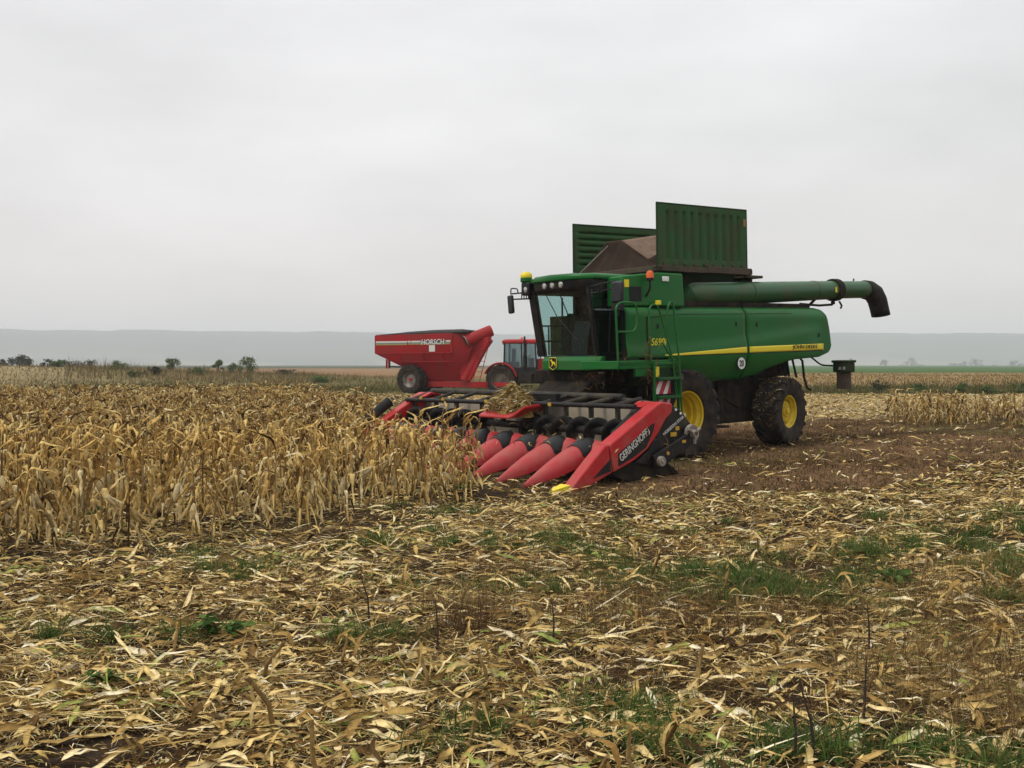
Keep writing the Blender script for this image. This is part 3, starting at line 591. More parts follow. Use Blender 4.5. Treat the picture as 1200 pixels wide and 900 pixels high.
rails = (
 [(2.05, 1.96, 2.0), (2.09, 1.96, 3.04), (1.98, 1.96, 3.14), (1.62, 1.96, 3.14), (1.52, 1.96, 3.03), (1.54, 1.96, 2.68), (1.62, 1.96, 2.58), (2.07, 1.96, 2.58)],
 [(1.22, 2.0, 1.95), (1.24, 2.0, 3.02), (1.14, 2.0, 3.12), (.98, 2.0, 3.08), (.62, 2.04, 2.0), (.58, 2.08, 1.3)],
 [(1.0, 2.0, 2.2), (.9, 2.0, 2.4), (.6, 2.04, 1.98)],
 [(.78, 2.0, 2.45), (.74, 2.02, 3.02), (.68, 2.02, 3.16), (.58, 2.02, 3.16), (.48, 2.06, 2.1), (.46, 2.1, 1.0)])
for p in rails: obj('handrail', MB().tube(fillet(p, .1, 4), .02, 8), M['green'], CH)
# feeder house under the cab
obj('feeder_house', MB().prism([(.7, 1.95), (.7, 1.0), (2.25, .42), (2.35, .5), (2.35, 1.16), (1.4, 1.72)], -.72, .72).span(.9, 1.6, -1.1, 1.1, 1.55, 1.84), M['dark'], CH, bevel=.03)
obj('hydraulic_cylinder', MB().tube([(.6, .95, .95), (1.5, .92, .75)], .06).tube([(1.5, .92, .75), (2.2, .9, .62)], .035).tube([(.9, 1.0, 1.5), (1.5, .98, 1.1), (2.2, .9, 1.2)], .025), M['black'], CH)
obj('under_lamp', MB().lathez([(.06, 0), (.07, .03), (.001, .05)], (1.72, 1.15, 1.78), 14), M['lamp'], CH)
# rear lamp arm
ta = obj('tail_lamp_arm', MB().tube(fillet([(-5.1, .85, 2.1), (-5.55, .9, 1.98), (-5.8, 1.0, 1.77), (-5.8, 1.5, 1.75)], .12), .022, 8), M['plastic'], CH)
tb = obj('tail_lamp_box', MB().span(-5.7, -5.95, 1.40, 1.85, 1.6, 1.83).span(-5.68, -5.97, 1.37, 1.88, 1.83, 1.89), M['dark_green'], CH, bevel=.02)
obj('lamp_lens', MB().box((-5.69, 1.6, 1.7), (.02, .06, .07)).box((-5.69, 1.72, 1.7), (.02, .06, .07)), M['lamp'], tb)
obj('flap', MB().span(-5.76, -5.79, 1.46, 1.85, 1.2, 1.6), M['brownplate'], tb, bevel=.008)
obj('drain_hose', MB().tube([(-4.55, 1.2, 2.05), (-4.7, 1.25, 1.9), (-4.72, 1.28, 1.5), (-4.8, 1.3, 1.25), (-4.95, 1.3, 1.2)], .028, 8), M['rubber'], CH)
ch = MB()
for k in range(9): ch.tube([(-3.3-.15*k, 1.05+.1*random.random(), 1.95), (-3.4-.15*k+random.uniform(-.1, .1), 1.1, 1.6+random.uniform(-.1, .1))], .03, 6)
obj('straw_chopper', ch.span(-3.2, -4.5, -.9, .98, 1.55, 2.0), M['dark'], CH, bevel=.01)

# ------------------------------------------------------------------ corn header (same axes, its base under the trough)
HX = 3.1
HD = thing('corn_header', 'wide red and black maize header with row snouts, mounted on the harvester front', 'harvester header', cpoint(HX, 0, 0), ROT)
def hm(mb): mb.v = [(x-HX, y, z_) for x, y, z_ in mb.v]; return mb
def hobj(name, mb, m, parent=HD, **k): return obj(name, hm(mb), m, parent, **k)
YL, YR, RP = -4.3, 3.3, .76          # outer snout lines and row spacing
YC = (YL+YR)/2
tr_ = [(2.46, 1.2), (2.44, .75), (2.5, .52), (2.68, .42), (2.95, .42), (3.12, .52), (3.2, .58)]
hobj('back_sheet', MB().grid([[(x, y, z_) for x, z_ in tr_] for y in np.linspace(YR-.1, YL+.05, 9)]), M['backsheet'], solid=.02, angle=50)
fr_ = MB()
for y in np.linspace(YL+.1, YR-.1, 11): fr_.prism([(2.3, .25), (2.3, 1.2), (2.42, 1.2), (2.42, .4), (3.3, .3), (3.9, .25), (3.9, .12), (2.5, .12)], y-.04, y+.04)
fr_.span(2.28, 2.42, YL, YR-.1, .25, .4).span(3.0, 3.75, YL+.1, YR-.1, .16, .3)
hobj('row_frame', fr_, M['dark'])
hobj('rear_frame_tube', MB().tube([(2.26, YL+.2, 1.35), (2.26, 2.3, 1.37)], .06, 12), M['tube_dirt'])
hobj('rear_frame_tube', MB().tube([(2.26, 2.2, 1.33), (2.3, 3.15, 1.27)], .04, 12), M['tube_dirt'])
hobj('front_frame_tube', MB().tube([(2.86, YL, 1.16), (2.86, YR-.1, 1.25)], .045, 12), M['black'])
for y in (-4.0, -3.1, -2.3, -1.35, .75, 1.35, 2.05, 2.75):
    zf = 1.22+.012*y; hobj('brace', MB().tube([(2.26, y+.0, 1.35), (2.84, y-.1, zf)], .04, 8).box((2.75, y-.1, zf-.12), (.09, .05, .26)), M['tube_dirt'])
for y in (-3.6, -1.1, .95, -2.7): hobj('reflector', MB().box((2.9, y, 1.22), (.03, .09, .06)), M['ochre'])
hobj('auger_shaft', MB().tube([(2.87, YL+.1, .78), (2.87, YR-.12, .78)], .075, 14), M['black'])
for sg in (1, -1):
    P = []; turns = (YR-.2-YC-.45)/.47
    for k in range(0, 221):
        t_ = k/220; y = YC+sg*(.45+(YR-.2-YC-.45)*t_); a = sg*t_*2*PI*turns+2.2
        P.append([(2.87+r_*math.cos(a), y, .78+r_*math.sin(a)) for r_ in (.07, .16, .245)])
    hobj('auger_flight', MB().grid(P), M['black'], solid=.008)
def halfring(x, y, zt_, zb_, hw, n=14, p=2.0):
    out = []
    for k in range(n+1):
        a = PI*k/n; c, s_ = math.cos(a), math.sin(a)
        out.append((x, y+hw*math.copysign(abs(c)**(2/p), c), zb_+(zt_-zb_)*abs(s_)**(2/p)))
    return out+[(x, y-hw*.8, zb_-.015), (x, y+hw*.8, zb_-.015)]
def ring2(x, y, zt_, zb_, hw): return halfring(x, y, zt_, zb_, hw, p=2.3)
for k in range(1, 10):
    y = YR-RP*k
    sn = hobj('snout', MB().loft([ring2(3.60, y, .585, .28, .25), ring2(3.68, y, .60, .27, .262), ring2(3.9, y, .525, .21, .24), ring2(4.2, y, .39, .12, .185), ring2(4.5, y, .235, .05, .115), ring2(4.7, y, .12, .0, .06), ring2(4.83, y, .045, -.02, .02)]), M['red_hood'], angle=40)
    hobj('hinge_cap', MB().loft([ring2(3.28, y, .67, .5, .13), ring2(3.35, y, .712, .46, .2), ring2(3.48, y, .71, .36, .25), ring2(3.62, y, .655, .34, .265), ring2(3.72, y, .60, .36, .24)]), M['plastic'], sn, angle=40)
    hobj('hood', MB().loft([ring2(3.12, y, .55, .42, .375), ring2(3.18, y, .65, .4, .38), ring2(3.32, y, .68, .38, .37), ring2(3.46, y, .64, .34, .335), ring2(3.58, y, .54, .3, .28)]), M['red_hood'], sn, angle=40)
# gathering chains between the snouts
for k in range(10):
    y = YR-RP/2-RP*k
    hobj('row_unit', MB().span(3.15, 3.85, y-.12, y-.06, .17, .25).span(3.15, 3.85, y+.06, y+.12, .17, .25).span(3.1, 3.2, y-.12, y+.12, .22, .30), M['dark'], bevel=.01)
# centre deck with its heap
hobj('centre_deck', MB().prism([(2.5, 1.12), (3.25, 1.05), (3.38, .98), (3.38, .93), (3.24, .95), (2.5, 1.05)], -.72, .28).add([(3.34, .28, 1.0), (3.3, .66, 1.2), (3.3, .66, 1.14), (3.34, .28, .93), (2.6, .28, 1.08), (2.6, .66, 1.25), (2.6, .66, 1.19), (2.6, .28, 1.02)], [(0, 1, 2, 3), (7, 6, 5, 4), (0, 4, 5, 1), (3, 2, 6, 7), (1, 5, 6, 2), (0, 3, 7, 4)]), M['red'], bevel=.02)
hobj('deck_post', MB().box((2.8, -.65, .9), (.08, .08, .4)).box((2.8, .3, .9), (.08, .08, .4)).box((2.6, .5, 1.32), (.12, .7, .16)), M['black'])
# end dividers
for sg in (1, -1):
    ye = YR if sg > 0 else YL; yo, yi = ye+.12*sg, ye-.14*sg
    dv = hobj('end_divider', MB().prism([(4.62, -.05), (4.5, -.06), (4.07, .03), (3.62, .19), (3.70, .66), (3.78, .66)], yo-.02*sg, yi).prism([(3.69, .66), (3.61, .19), (3.11, .35), (2.78, .53), (2.5, .80), (2.32, 1.02), (2.16, 1.12), (2.16, 1.28), (2.44, 1.32), (2.62, 1.24)], yo, yi-.02*sg), M['red'], bevel=.025, label='red end divider nearest the camera' if sg > 0 else 'red end divider at the far end')
    hobj('top_plate', MB().prism([(2.16, 1.275), (2.44, 1.325), (2.66, 1.235), (2.62, 1.2), (2.4, 1.27), (2.16, 1.22)], yi-.02*sg, yi-.3*sg), M['red'], dv, bevel=.012)
    hobj('yellow_tip', MB().loft([[(4.58, yo-.005*sg, -.065), (4.58, yi+.02*sg, -.065), (4.58, yi+.02*sg, .08), (4.58, yo-.005*sg, .08)], [(4.8, yo-.06*sg, -.05), (4.8, yi+.06*sg, -.05), (4.8, yi+.06*sg, .03), (4.8, yo-.06*sg, .03)], [(4.93, ye, -.03), (4.93, ye-.01*sg, -.03), (4.93, ye-.01*sg, -.01), (4.93, ye, -.01)]]), M['yellow_decal'], dv, bevel=.008)
    inl = MB().prism([(3.50, .50), (2.68, .95), (2.62, .96), (2.66, .83), (2.84, .56), (3.12, .425), (3.5, .29)], yo, yo+.012*sg)
    hobj('side_inlay', inl, M['plastic'], dv)
    hobj('side_inlay', MB().prism([(3.68, .41), (3.67, .22), (4.07, .13)], yo-.02*sg, yo-.008*sg), M['plastic'], dv)
    # dark edge of the curved seam on the panel
    tq = [(3.2, 3.0, .72), (2.39, 2.98, 1.22)] if sg > 0 else [(3.9, -4.5, .66), (3.2, -4.5, 1.12)]
    hobj('deflector_tube', MB().tube(tq, [.1, .125], 18), M['rubber'], dv)
    if sg > 0:
        d_ = Vector((2.62-3.45, 0, .86-.33)).normalized(); u_ = Vector((d_.z, 0, -d_.x)); u_ = u_ if u_.z > 0 else -u_
        lt = text('lettering', 'GERINGHOFF', M['offwhite'], dv, Vector((3.44-HX, yo+.016, .36)), d_, u_, .78, .125, shear=.15, off=.004)
    sh = hobj('drive_shield', MB().prism([(2.7, .5), (2.3, 1.05), (2.14, 1.24), (1.98, 1.2), (1.84, 1.1), (1.62, .88), (1.48, .62), (1.62, .5), (1.89, .4), (2.55, .18), (3.05, .3)], yo-.05*sg, yi+.02*sg), M['black'], HD, bevel=.02)
    ar = hobj('drive_arm', MB().prism([(2.72, .40), (2.66, .22), (2.5, .18), (1.62, .58), (1.62, .72), (1.76, .76)], yo-.02*sg, yo+.06*sg), M['black'], HD, bevel=.02)
    hb = hobj('gear_hub', MB().lathe([(.001, .1*sg), (.035, .1*sg), (.04, .14*sg), (.07, .14*sg), (.075, .07*sg), (.09, .05*sg), (.16, .06*sg), (.17, 0)], (1.70, yo, .72), 26), M['steel'], HD)
    sp_ = MB()
    for q in range(3):
        a = .5+q*2*PI/3; sp_.box((1.70+.1*math.cos(a), yo+.09*sg, .72+.1*math.sin(a)), (.16, .05, .03), Matrix.Rotation(-a, 3, 'Y'))
    hobj('spoke', sp_, M['steel'], hb)
    hobj('gear_hub', MB().lathe([(.001, .1*sg), (.03, .11*sg), (.035, .08*sg), (.08, .08*sg), (.09, .06*sg), (.09, 0)], (2.56, yo+.05*sg, .3), 22), M['steel'], HD)
    hobj('ochre_mark', MB().box((1.95, yo+.068*sg, .6), (.09, .012, .05)).lathe([(.001, .075*sg), (.03, .075*sg), (.035, .05*sg)], (2.36, yo, .42), 12).box((2.1, yo-.04*sg, .73), (.15, .012, .075)).box((2.0, yo-.04*sg, .83), (.09, .012, .07)), M['ochre'], ar)
    if sg > 0: text('lettering', 'HORIZON STAR II', M['offwhite'], sh, Vector((2.34-HX, yo-.045, .72)), Vector((-.55, 0, .30)), Vector((.30, 0, .55)), .66, .055)
    hobj('skid', MB().prism([(3.55, .16), (3.3, .02), (2.5, -.1), (2.2, -.1), (2.0, .12), (2.3, .3), (3.2, .32)], yo-.12*sg, yi-.2*sg).prism([(2.2, .2), (2.0, .1), (1.8, -.1), (1.88, -.1), (2.12, .08)], yo-.1*sg, yi), M['dark'], HD, bevel=.01)
    bt = MB()
    for x, z_ in ((2.02, 1.16), (1.9, 1.09)): bt.lathe([(.001, .012*sg), (.022, .01*sg), (.024, 0)], (x, yo-.05*sg, z_), 10)
    hobj('bolt', bt, M['white'], sh)

# ------------------------------------------------------------------ grain cart
CA = R_(-28)
cart_loc = (-5.895, 64.92, float(ground_z(-5.895, 64.92)))
KT = thing('grain_cart', 'red two-wheeled grain cart with white stripe, seen beyond the maize behind the tractor', 'grain cart', cart_loc, (0, 0, CA))
hp = MB()
top = [(-2.88, -1.5), (3.1, -1.5), (4.25, -.95), (4.25, .95), (3.1, 1.5), (-2.88, 1.5)]
zt_ = [3.87, 3.94, 3.98, 3.98, 3.94, 3.87]
mid = [(-2.88, -1.5, 2.66), (3.1, -1.5, 2.72), (4.2, -.95, 2.9), (4.2, .95, 2.9), (3.1, 1.5, 2.72), (-2.88, 1.5, 2.66)]
low = [(-1.0, -.95, 1.75), (3.0, -.95, 1.75), (3.6, -.6, 1.75), (3.6, .6, 1.75), (3.0, .95, 1.75), (-1.0, .95, 1.75)]
bot = [(.2, -.45, .85), (2.6, -.45, .85), (3.2, -.35, .85), (3.2, .35, .85), (2.6, .45, .85), (.2, .45, .85)]
hp.loft([bot, low, mid, [(x, y, zt_[i]) for i, (x, y) in enumerate(top)]])
hop = obj('hopper', hp, M['cart_red'], KT, bevel=.02)
obj('hopper_rib', MB().box((3.1, -1.5, 3.3), (.07, .05, 1.25)).box((-2.86, -1.5, 3.25), (.06, .05, 1.2)).box((.0, -1.51, 3.55), (.04, .03, .5)).box((1.0, -1.22, 2.12), (4.2, .05, .05), Matrix.Rotation(0, 3, 'Y')).box((.1, -1.515, 2.69), (5.96, .05, .05)), M['cart_red'], hop)
sb = MB().box((-1.55, -1.515, 3.42), (2.5, .012, .1)).box((.25, -1.515, 3.43), (1.0, .012, .1)).box((2.85, -1.515, 3.44), (.35, .012, .1)); obj('white_stripe', sb, M['offwhite'], hop)
obj('grey_stripe', MB().box((-1.55, -1.515, 3.30), (2.5, .012, .1)).box((1.4, -1.515, 3.32), (3.2, .012, .1)), M['greyline'], hop)
obj('ochre_stripe', MB().box((-1.55, -1.515, 3.23), (2.5, .012, .03)).box((1.4, -1.515, 3.25), (3.2, .012, .03)), M['ochre'], hop)
obj('dark_stripe', MB().box((1.72, -1.513, 3.37), (1.9, .012, .2)), mat('dark_decal', (.06, .05, .045), .5), hop)
text('lettering', 'HORSCH', M['white'], hop, (.82, -1.535, 3.22), (1, 0, 0.01), (0, 0, 1), 1.75, .34, ex=.006, shear=.15, off=.0)
obj('white_plate', MB().box((1.63, -1.515, 2.98), (.45, .014, .42)), M['offwhite'], hop)
tp = []
for x, hgt in ((-2.85, .02), (-1.0, .2), (1.0, .27), (3.0, .26), (4.2, .12)):
    z0 = 3.87+.012*(x+2.88); tp.append([(x, y, z0+.03+hgt*math.cos(y/1.48*PI/2)) for y in np.linspace(-1.48, 1.48, 9)])
obj('tarpaulin', MB().grid(tp), M['rubber'], KT, solid=.03, angle=60)
obj('frame_beam', MB().span(.6, 5.2, -.55, -.35, .45, .82).span(.6, 5.2, .35, .55, .45, .82).prism([(5.1, .45), (5.1, .82), (6.6, .75), (6.6, .55)], -.18, .18).span(5.0, 5.2, -.55, .55, .45, .82).span(-1.0, .6, -.5, .5, .7, .95), M['cart_red'], KT, bevel=.02)
obj('axle', MB().tube([(-.2, -1.0, .95), (-.2, 1.0, .95)], .12), M['dark'], KT)
for sg in (1, -1): make_wheel('wheel', KT, (-.2, sg*1.1, .95), .98, .84, .5, sg, 0, 18, M['steel'], dish=.1, lug=.06)
obj('hub_cap', MB().lathe([(.001, -.1), (.1, -.1), (.12, 0)], (-.2, -1.28, .95), 16), M['red'], KT)
ga = obj('auger_tube', MB().tube([(3.95, -1.2, 3.42), (5.25, -.1, 4.12)], .37, 24), M['cart_red'], KT, bevel=.01)
obj('mouth_shade', MB().tube([(3.925, -1.22, 3.405), (3.96, -1.19, 3.425)], .33, 24), M['dark'], ga)  # dark disc painting in the shade inside the open tube end
obj('auger_rim', MB().tube([(3.94, -1.21, 3.41), (3.98, -1.175, 3.435)], .39, 24, caps=False), M['steel'], ga, solid=.02)
obj('auger_trunk', MB().tube([(3.5, -.5, .9), (4.7, -.35, 3.0), (5.2, -.3, 3.6)], [.34, .34, .3], 20).prism([(3.4, .9), (3.2, 1.4), (4.4, 3.6), (5.5, 3.7), (5.3, 3.3), (4.0, .9)], -.7, -.5), M['cart_red'], KT, bevel=.02)
obj('front_post', MB().tube([(4.27, -.95, 2.9), (4.27, -.95, 3.98)], .05, 6).tube([(3.12, -1.5, 2.72), (3.12, -1.5, 3.94)], .05, 6).tube([(4.22, -.97, 2.9), (3.6, -.62, 1.75)], .05, 6), M['cart_red'], hop)
for x_ in (-.9, .9, 2.4): obj('hopper_rib', MB().loft([[(x_-.03, -1.52, 2.66), (x_+.03, -1.52, 2.66), (x_+.03, -1.46, 2.66), (x_-.03, -1.46, 2.66)], [(x_-.03, -.99, 1.75), (x_+.03, -.99, 1.75), (x_+.03, -.93, 1.75), (x_-.03, -.93, 1.75)]]), M['cart_red'], hop)
obj('recess_shade', MB().prism([(3.72, 1.9), (4.26, 2.85), (4.29, 3.5), (4.24, 3.5), (4.0, 2.5), (3.6, 1.9)], -.55, .55), M['dark'], hop)  # dark panel on the front wall, painting in the shade of a hollow
ladr = MB().tube([(4.35, -1.0, .75), (5.0, -.9, 3.2)], .025, 6).tube([(4.7, -.75, .75), (5.35, -.65, 3.2)], .025, 6)
for k in range(8): ladr.tube([(4.35+.65*k/7, -1.0+.1*k/7, .8+2.35*k/7), (4.7+.65*k/7, -.75+.1*k/7, .8+2.35*k/7)], .02, 6)
obj('ladder', ladr, M['cart_red'], KT)
rs = obj('rear_sign', MB().box((-2.0, -1.25, 1.98), (.04, .5, .6)), M['signred'], KT); rs['label'] = 'red and white warning board on the cart rear'
obj('white_bar', MB().box((-1.978, -1.3, 1.98), (.012, .12, .55)), M['white'], rs)
obj('sign_bracket', MB().tube([(-2.0, -1.1, 1.8), (-.9, -.6, 1.75)], .04).tube([(-2.0, 1.2, 1.8), (-.9, .6, 1.75)], .04), M['black'], KT)

# ------------------------------------------------------------------ tractor
TA = R_(-12); tl = (-.42, 62.95); TRL = (tl[0], tl[1], float(ground_z(*tl)))
TR = thing('tractor', 'dirty red tractor with glazed cab in front of the grain cart', 'tractor', TRL, (0, 0, TA))
for sg in (1, -1):
    make_wheel('rear_wheel', TR, (-.12, sg*.78, .95), .96, .6, .58, sg, 0, 18, mat('muddy_rim', (.12, .1, .075), .8, col2=(.07, .05, .035), scale=5), dish=.06, lug=.05)
    make_wheel('front_wheel', TR, (3.1, sg*.85, .68), .69, .5, .38, sg, 0, 16, bpy.data.materials['muddy_rim'], dish=.06)
    ar_ = [(-.12+1.1*math.cos(a), .95+1.12*math.sin(a)) for a in np.linspace(R_(160), R_(10), 14)]; ar2 = [(-.12+1.02*math.cos(a), .95+1.03*math.sin(a)) for a in np.linspace(R_(10), R_(160), 14)]
    obj('fender', MB().prism(ar_+ar2, sg*.45, sg*1.12), M['cart_red'], TR, bevel=.02)
    obj('running_board', MB().span(1.0, 1.9, sg*.45, sg*.95, .75, 1.35).span(1.1, 1.6, sg*.95, sg*1.1, .5, .55), M['dark'], TR, bevel=.03)
obj('chassis', MB().span(-.8, 3.6, -.4, .4, .7, 1.4).tube([(3.1, -.8, .68), (3.1, .8, .68)], .12).tube([(-.12, -.7, .95), (-.12, .7, .95)], .2).prism([(-.7, .5), (-.7, .7), (-1.3, .7), (-1.3, .5)], -.15, .15), M['dark'], TR, bevel=.02)
obj('bonnet', MB().prism([(2.15, 1.3), (2.15, 2.3), (3.0, 2.3), (4.2, 2.1), (4.55, 1.8), (4.55, 1.2), (3.8, 1.15)], -.45, .45), M['cart_red'], TR, bevel=.08)
obj('grille', MB().prism([(3.6, 1.3), (3.6, 1.75), (4.4, 1.7), (4.4, 1.3)], -.43, .43), M['dark'], TR, bevel=.02)
tcab = obj('cab', MB().span(.0, 2.2, -.82, .82, 1.3, 1.75).span(.05, .8, -.6, .6, 1.7, 2.1).box((.55, 0, 2.5), (.18, .55, .9)).box((1.7, 0, 2.0), (.3, .6, .7)), M['plastic'], TR, bevel=.03)
for sg in (1, -1):
    for (x0, x1, r_) in ((.08, .12, .06), (1.25, 1.2, .045), (2.2, 2.1, .05)): obj('pillar', MB().tube([(x0, sg*.82, 1.7), (x1, sg*.78, 3.3)], r_, 6), M['plastic'], tcab)
    obj('side_window', MB().grid([[(.1+2.08*u, sg*(.81-.02*v), 1.75+1.53*v) for v in (0, 1)] for u in (0, 1)]), M['glass_tr'], tcab)
obj('windshield', MB().grid([[(2.2-.1*v+.08*math.sin(PI*u), -.78+1.56*u, 1.75+1.53*v) for v in (0, 1)] for u in np.linspace(0, 1, 7)]), M['glass_tr'], tcab)
obj('rear_window', MB().grid([[(.09, -.76+1.52*u, 1.85+1.43*v) for v in (0, 1)] for u in (0, 1)]), M['glass_tr'], tcab)
obj('roof', MB().loft([[(x, y, z_) for x, y in ((-.06+g, -.8+g), (.2, -.9+g), (2.2, -.9+g), (2.46-g, -.7+g), (2.55-g, 0), (2.46-g, .7-g), (2.2, .9-g), (.2, .9-g), (-.06+g, .8-g))] for z_, g in ((3.26, .05), (3.3, .0), (3.42, .0), (3.5, .08), (3.54, .3))]), M['cart_red'], tcab, bevel=.02)
obj('work_light', MB().box((2.3, -.6, 3.24), (.12, .16, .1)).box((.0, -.6, 3.24), (.12, .16, .1)), M['lamp'], tcab)
obj('beacon', MB().lathez([(.07, 0), (.07, .1), (.001, .15)], (1.2, -.6, 3.53), 12), M['orange'], TR)
obj('exhaust_pipe', MB().tube([(1.45, -.98, 1.6), (1.45, -.98, 3.7)], .06, 12).tube([(1.45, -.98, 1.7), (1.45, -.98, 2.5)], .1, 12), M['dark'], TR)
obj('mirror', MB().box((2.35, -1.15, 2.7), (.08, .2, .35)).tube([(2.2, -.8, 3.0), (2.35, -1.15, 2.9)], .02, 6), M['plastic'], TR)
obj('steering_wheel', MB().tube([(1.55+.08*math.sin(q), .2*math.cos(q), 2.4+.18*math.sin(q)) for q in np.linspace(0, 2*PI, 17)], .02, 5), M['plastic'], TR)

# ------------------------------------------------------------------ leaves and litter
def ribbons(pos, yaw, L_, W_, arc, side, pitch, roll, ns=6, fold=.25, taper=1.6, rg=rng):
    """many curled leaf strips: pos (n,3); returns vertices and quads; 3 vertices across"""
    n_ = len(pos); s = np.linspace(-.5, .5, ns)[None, :]
    x = s*L_[:, None]; y = side[:, None]*L_[:, None]*(.25-s**2)*1.0; z_ = arc[:, None]*L_[:, None]*(.25-s**2)*2
    z_ = z_+L_[:, None]*rg.normal(0, .022, (n_, ns)); y = y+L_[:, None]*rg.normal(0, .012, (n_, ns))
    wd = W_[:, None]*np.clip(1-np.abs(s*2*.96+rg.uniform(-.25, .25, (n_, 1))*(1-4*s*s))**taper, .08, 1)*rg.uniform(.8, 1.1, (n_, ns))
    tw = roll[:, None]+rg.normal(0, .7, (n_, 1))*s*1.6
    P = np.zeros((n_, ns, 3, 3))
    for q, (o, lift) in enumerate(((-.5, 1), (0, 0), (.5, 1))):
        P[:, :, q, 0] = x; P[:, :, q, 1] = y+o*wd*np.cos(tw); P[:, :, q, 2] = z_+o*wd*np.sin(tw)+lift*fold*wd*.5
    cp, sp = np.cos(pitch)[:, None, None], np.sin(pitch)[:, None, None]
    X = P[..., 0]*cp-P[..., 2]*sp; Z_ = P[..., 0]*sp+P[..., 2]*cp
    cy_, sy_ = np.cos(yaw)[:, None, None], np.sin(yaw)[:, None, None]
    V = np.stack([X*cy_-P[..., 1]*sy_, X*sy_+P[..., 1]*cy_, Z_], -1)+pos[:, None, None, :]
    base = (np.arange(n_)*ns*3)[:, None, None]; i = np.arange(ns-1)[None, :, None]; j = np.arange(2)[None, None, :]
    a = base+i*3+j; F = np.stack([a, a+3, a+4, a+1], -1).reshape(-1, 4)
    return V.reshape(-1, 3), F
def merge(parts):
    V, F, o = [], [], 0
    for v, f in parts: V.append(v); F.append(f+o); o += len(v)
    return np.concatenate(V), np.concatenate(F)
def in_view(x, y, m=.6): return (np.abs(x) < .535*y+m) & (y > 3.6)

GREEN = ((.25, 10.7, .35, .3, 9), (1.9, 9.1, .5, .3, 16), (2.5, 8.5, .35, .25, 10), (4.5, 10.2, .7, .35, 18), (4.4, 8.3, .4, .2, 9), (-2.9, 9.6, .4, .25, 4), (-.9, 7.0, .2, .15, 3), (.15, 8.6, .4, .2, 5), (.35, 5.3, .25, .12, 3), (1.3, 4.75, .4, .12, 5), (2.6, 4.7, .4, .15, 5), (-1.6, 11.3, .4, .15, 3), (5.6, 12, .6, .3, 8), (1.2, 11.5, .5, .3, 5), (-2.9, 7.1, .2, .1, 2), (-1.2, 13.6, .3, .2, 3), (5.3, 9.3, .4, .3, 8))
def litter_density(x, y):
    """share of the ground the chopped maize covers"""
    f, l = local(x, y); n1 = vnoise(x, y, 1.6, 9); n2 = vnoise(x, y, 5., 12)
    d = np.ones_like(x)
    lim = 6.7-1.6*sstep(1.2, 4.2, f)+n1*.8
    d = d*(1-.9*sstep(lim+.6, lim-.6, l)*sstep(5.8, 3.8, f)*(1-sstep(-3., -5., l+n2*1.2)*sstep(26, 33, y)))
    d = d*(1-.5*sstep(4.6, 3.4, l-.2*(f-6.5))*sstep(4.5, 6, f))
    for gx_, gy_, sx, sy, k in GREEN[:5]+GREEN[12:13]+GREEN[16:]: d = d*(1-.3*np.exp(-(((x-gx_)/sx)**2+((y-gy_)/sy)**2)))
    d = d*np.clip(.74+.6*n1+.25*n2, .1, 1.2)
    return d
def scatter(y0, y1, dens, xmax=None):
    """random points over the seen part of the ground between two depths"""
    hw = .535*y1+4.6; n_ = int(dens*(y1-y0)*2*hw); x = rng.uniform(-hw, hw, n_); y = rng.uniform(y0, y1, n_)
    k = in_view(x, y, 4.6) & (in_view(x, y) | (rng.uniform(0, 1, n_) < .6)); x, y = x[k], y[k]; k = rng.uniform(0, 1, len(x)) < litter_density(x, y); return x[k], y[k]
parts = []
def add_litter(y0, y1, dens, Lr, Wr, ns, lift, pit=.25, taper=1.8, curl=.15):
    x, y = scatter(y0, y1, dens); n_ = len(x)
    L_ = Lr[0]+(Lr[1]-Lr[0])*rng.beta(1.3, 2.8, n_); W_ = Wr[0]+(Wr[1]-Wr[0])*rng.beta(1.4, 2.2, n_)
    z_ = ground_z(x, y)+.008+lift*rng.beta(1.1, 2.2, n_)
    yaw = np.where(rng.uniform(0, 1, n_) < .45, rng.normal(TH*0+R_(10), .5, n_), rng.uniform(0, PI, n_))
    parts.append(ribbons(np.stack([x, y, z_+L_*.02], -1), yaw, L_, W_, rng.normal(curl*.5, curl, n_), rng.normal(0, 2.2*curl, n_), rng.normal(0, pit, n_), rng.normal(0, .5, n_), ns, .3, taper))
for (y0, y1, q, ns) in ((3.6, 6.5, 1., 7), (6.5, 10, .9, 5), (10, 15, .7, 4)):
    add_litter(y0, y1, 330*q, (.03, .26), (.006, .028), ns, .08, .25, 3.2, .12)      # torn leaf pieces
    add_litter(y0, y1, 80*q, (.14, .52), (.02, .056), ns, .1, .22, 2.4, .10)        # long flat leaves
    add_litter(y0, y1, 72*q, (.06, .19), (.024, .05), ns, .08, .3, 5., .25)            # husks
    add_litter(y0, y1, 85*q, (.2, .8), (.005, .013), 4, .1, .12, 6., .03)          # stems
    add_litter(y0, y1, (2300, 1500, 800)[(3.6, 6.5, 10).index(y0)], (.02, .16), (.0025, .010), 3, .08, .4, 4., .2)
add_litter(15, 24, 190, (.06, .45), (.014, .05), 4, .09, .25, 3., .1)
add_litter(24, 62, 38, (.1, .45), (.03, .075), 3, .1, .3, 2.5, .1)
LV, LF = merge(parts)
res_o = np_obj('crop_residue', LV, LF, M['straw'], kind='stuff'); add_rib(res_o.data); tag(res_o, 'chopped dry maize leaves and husks strewn over the harvested ground', 'crop residue')
parts = []

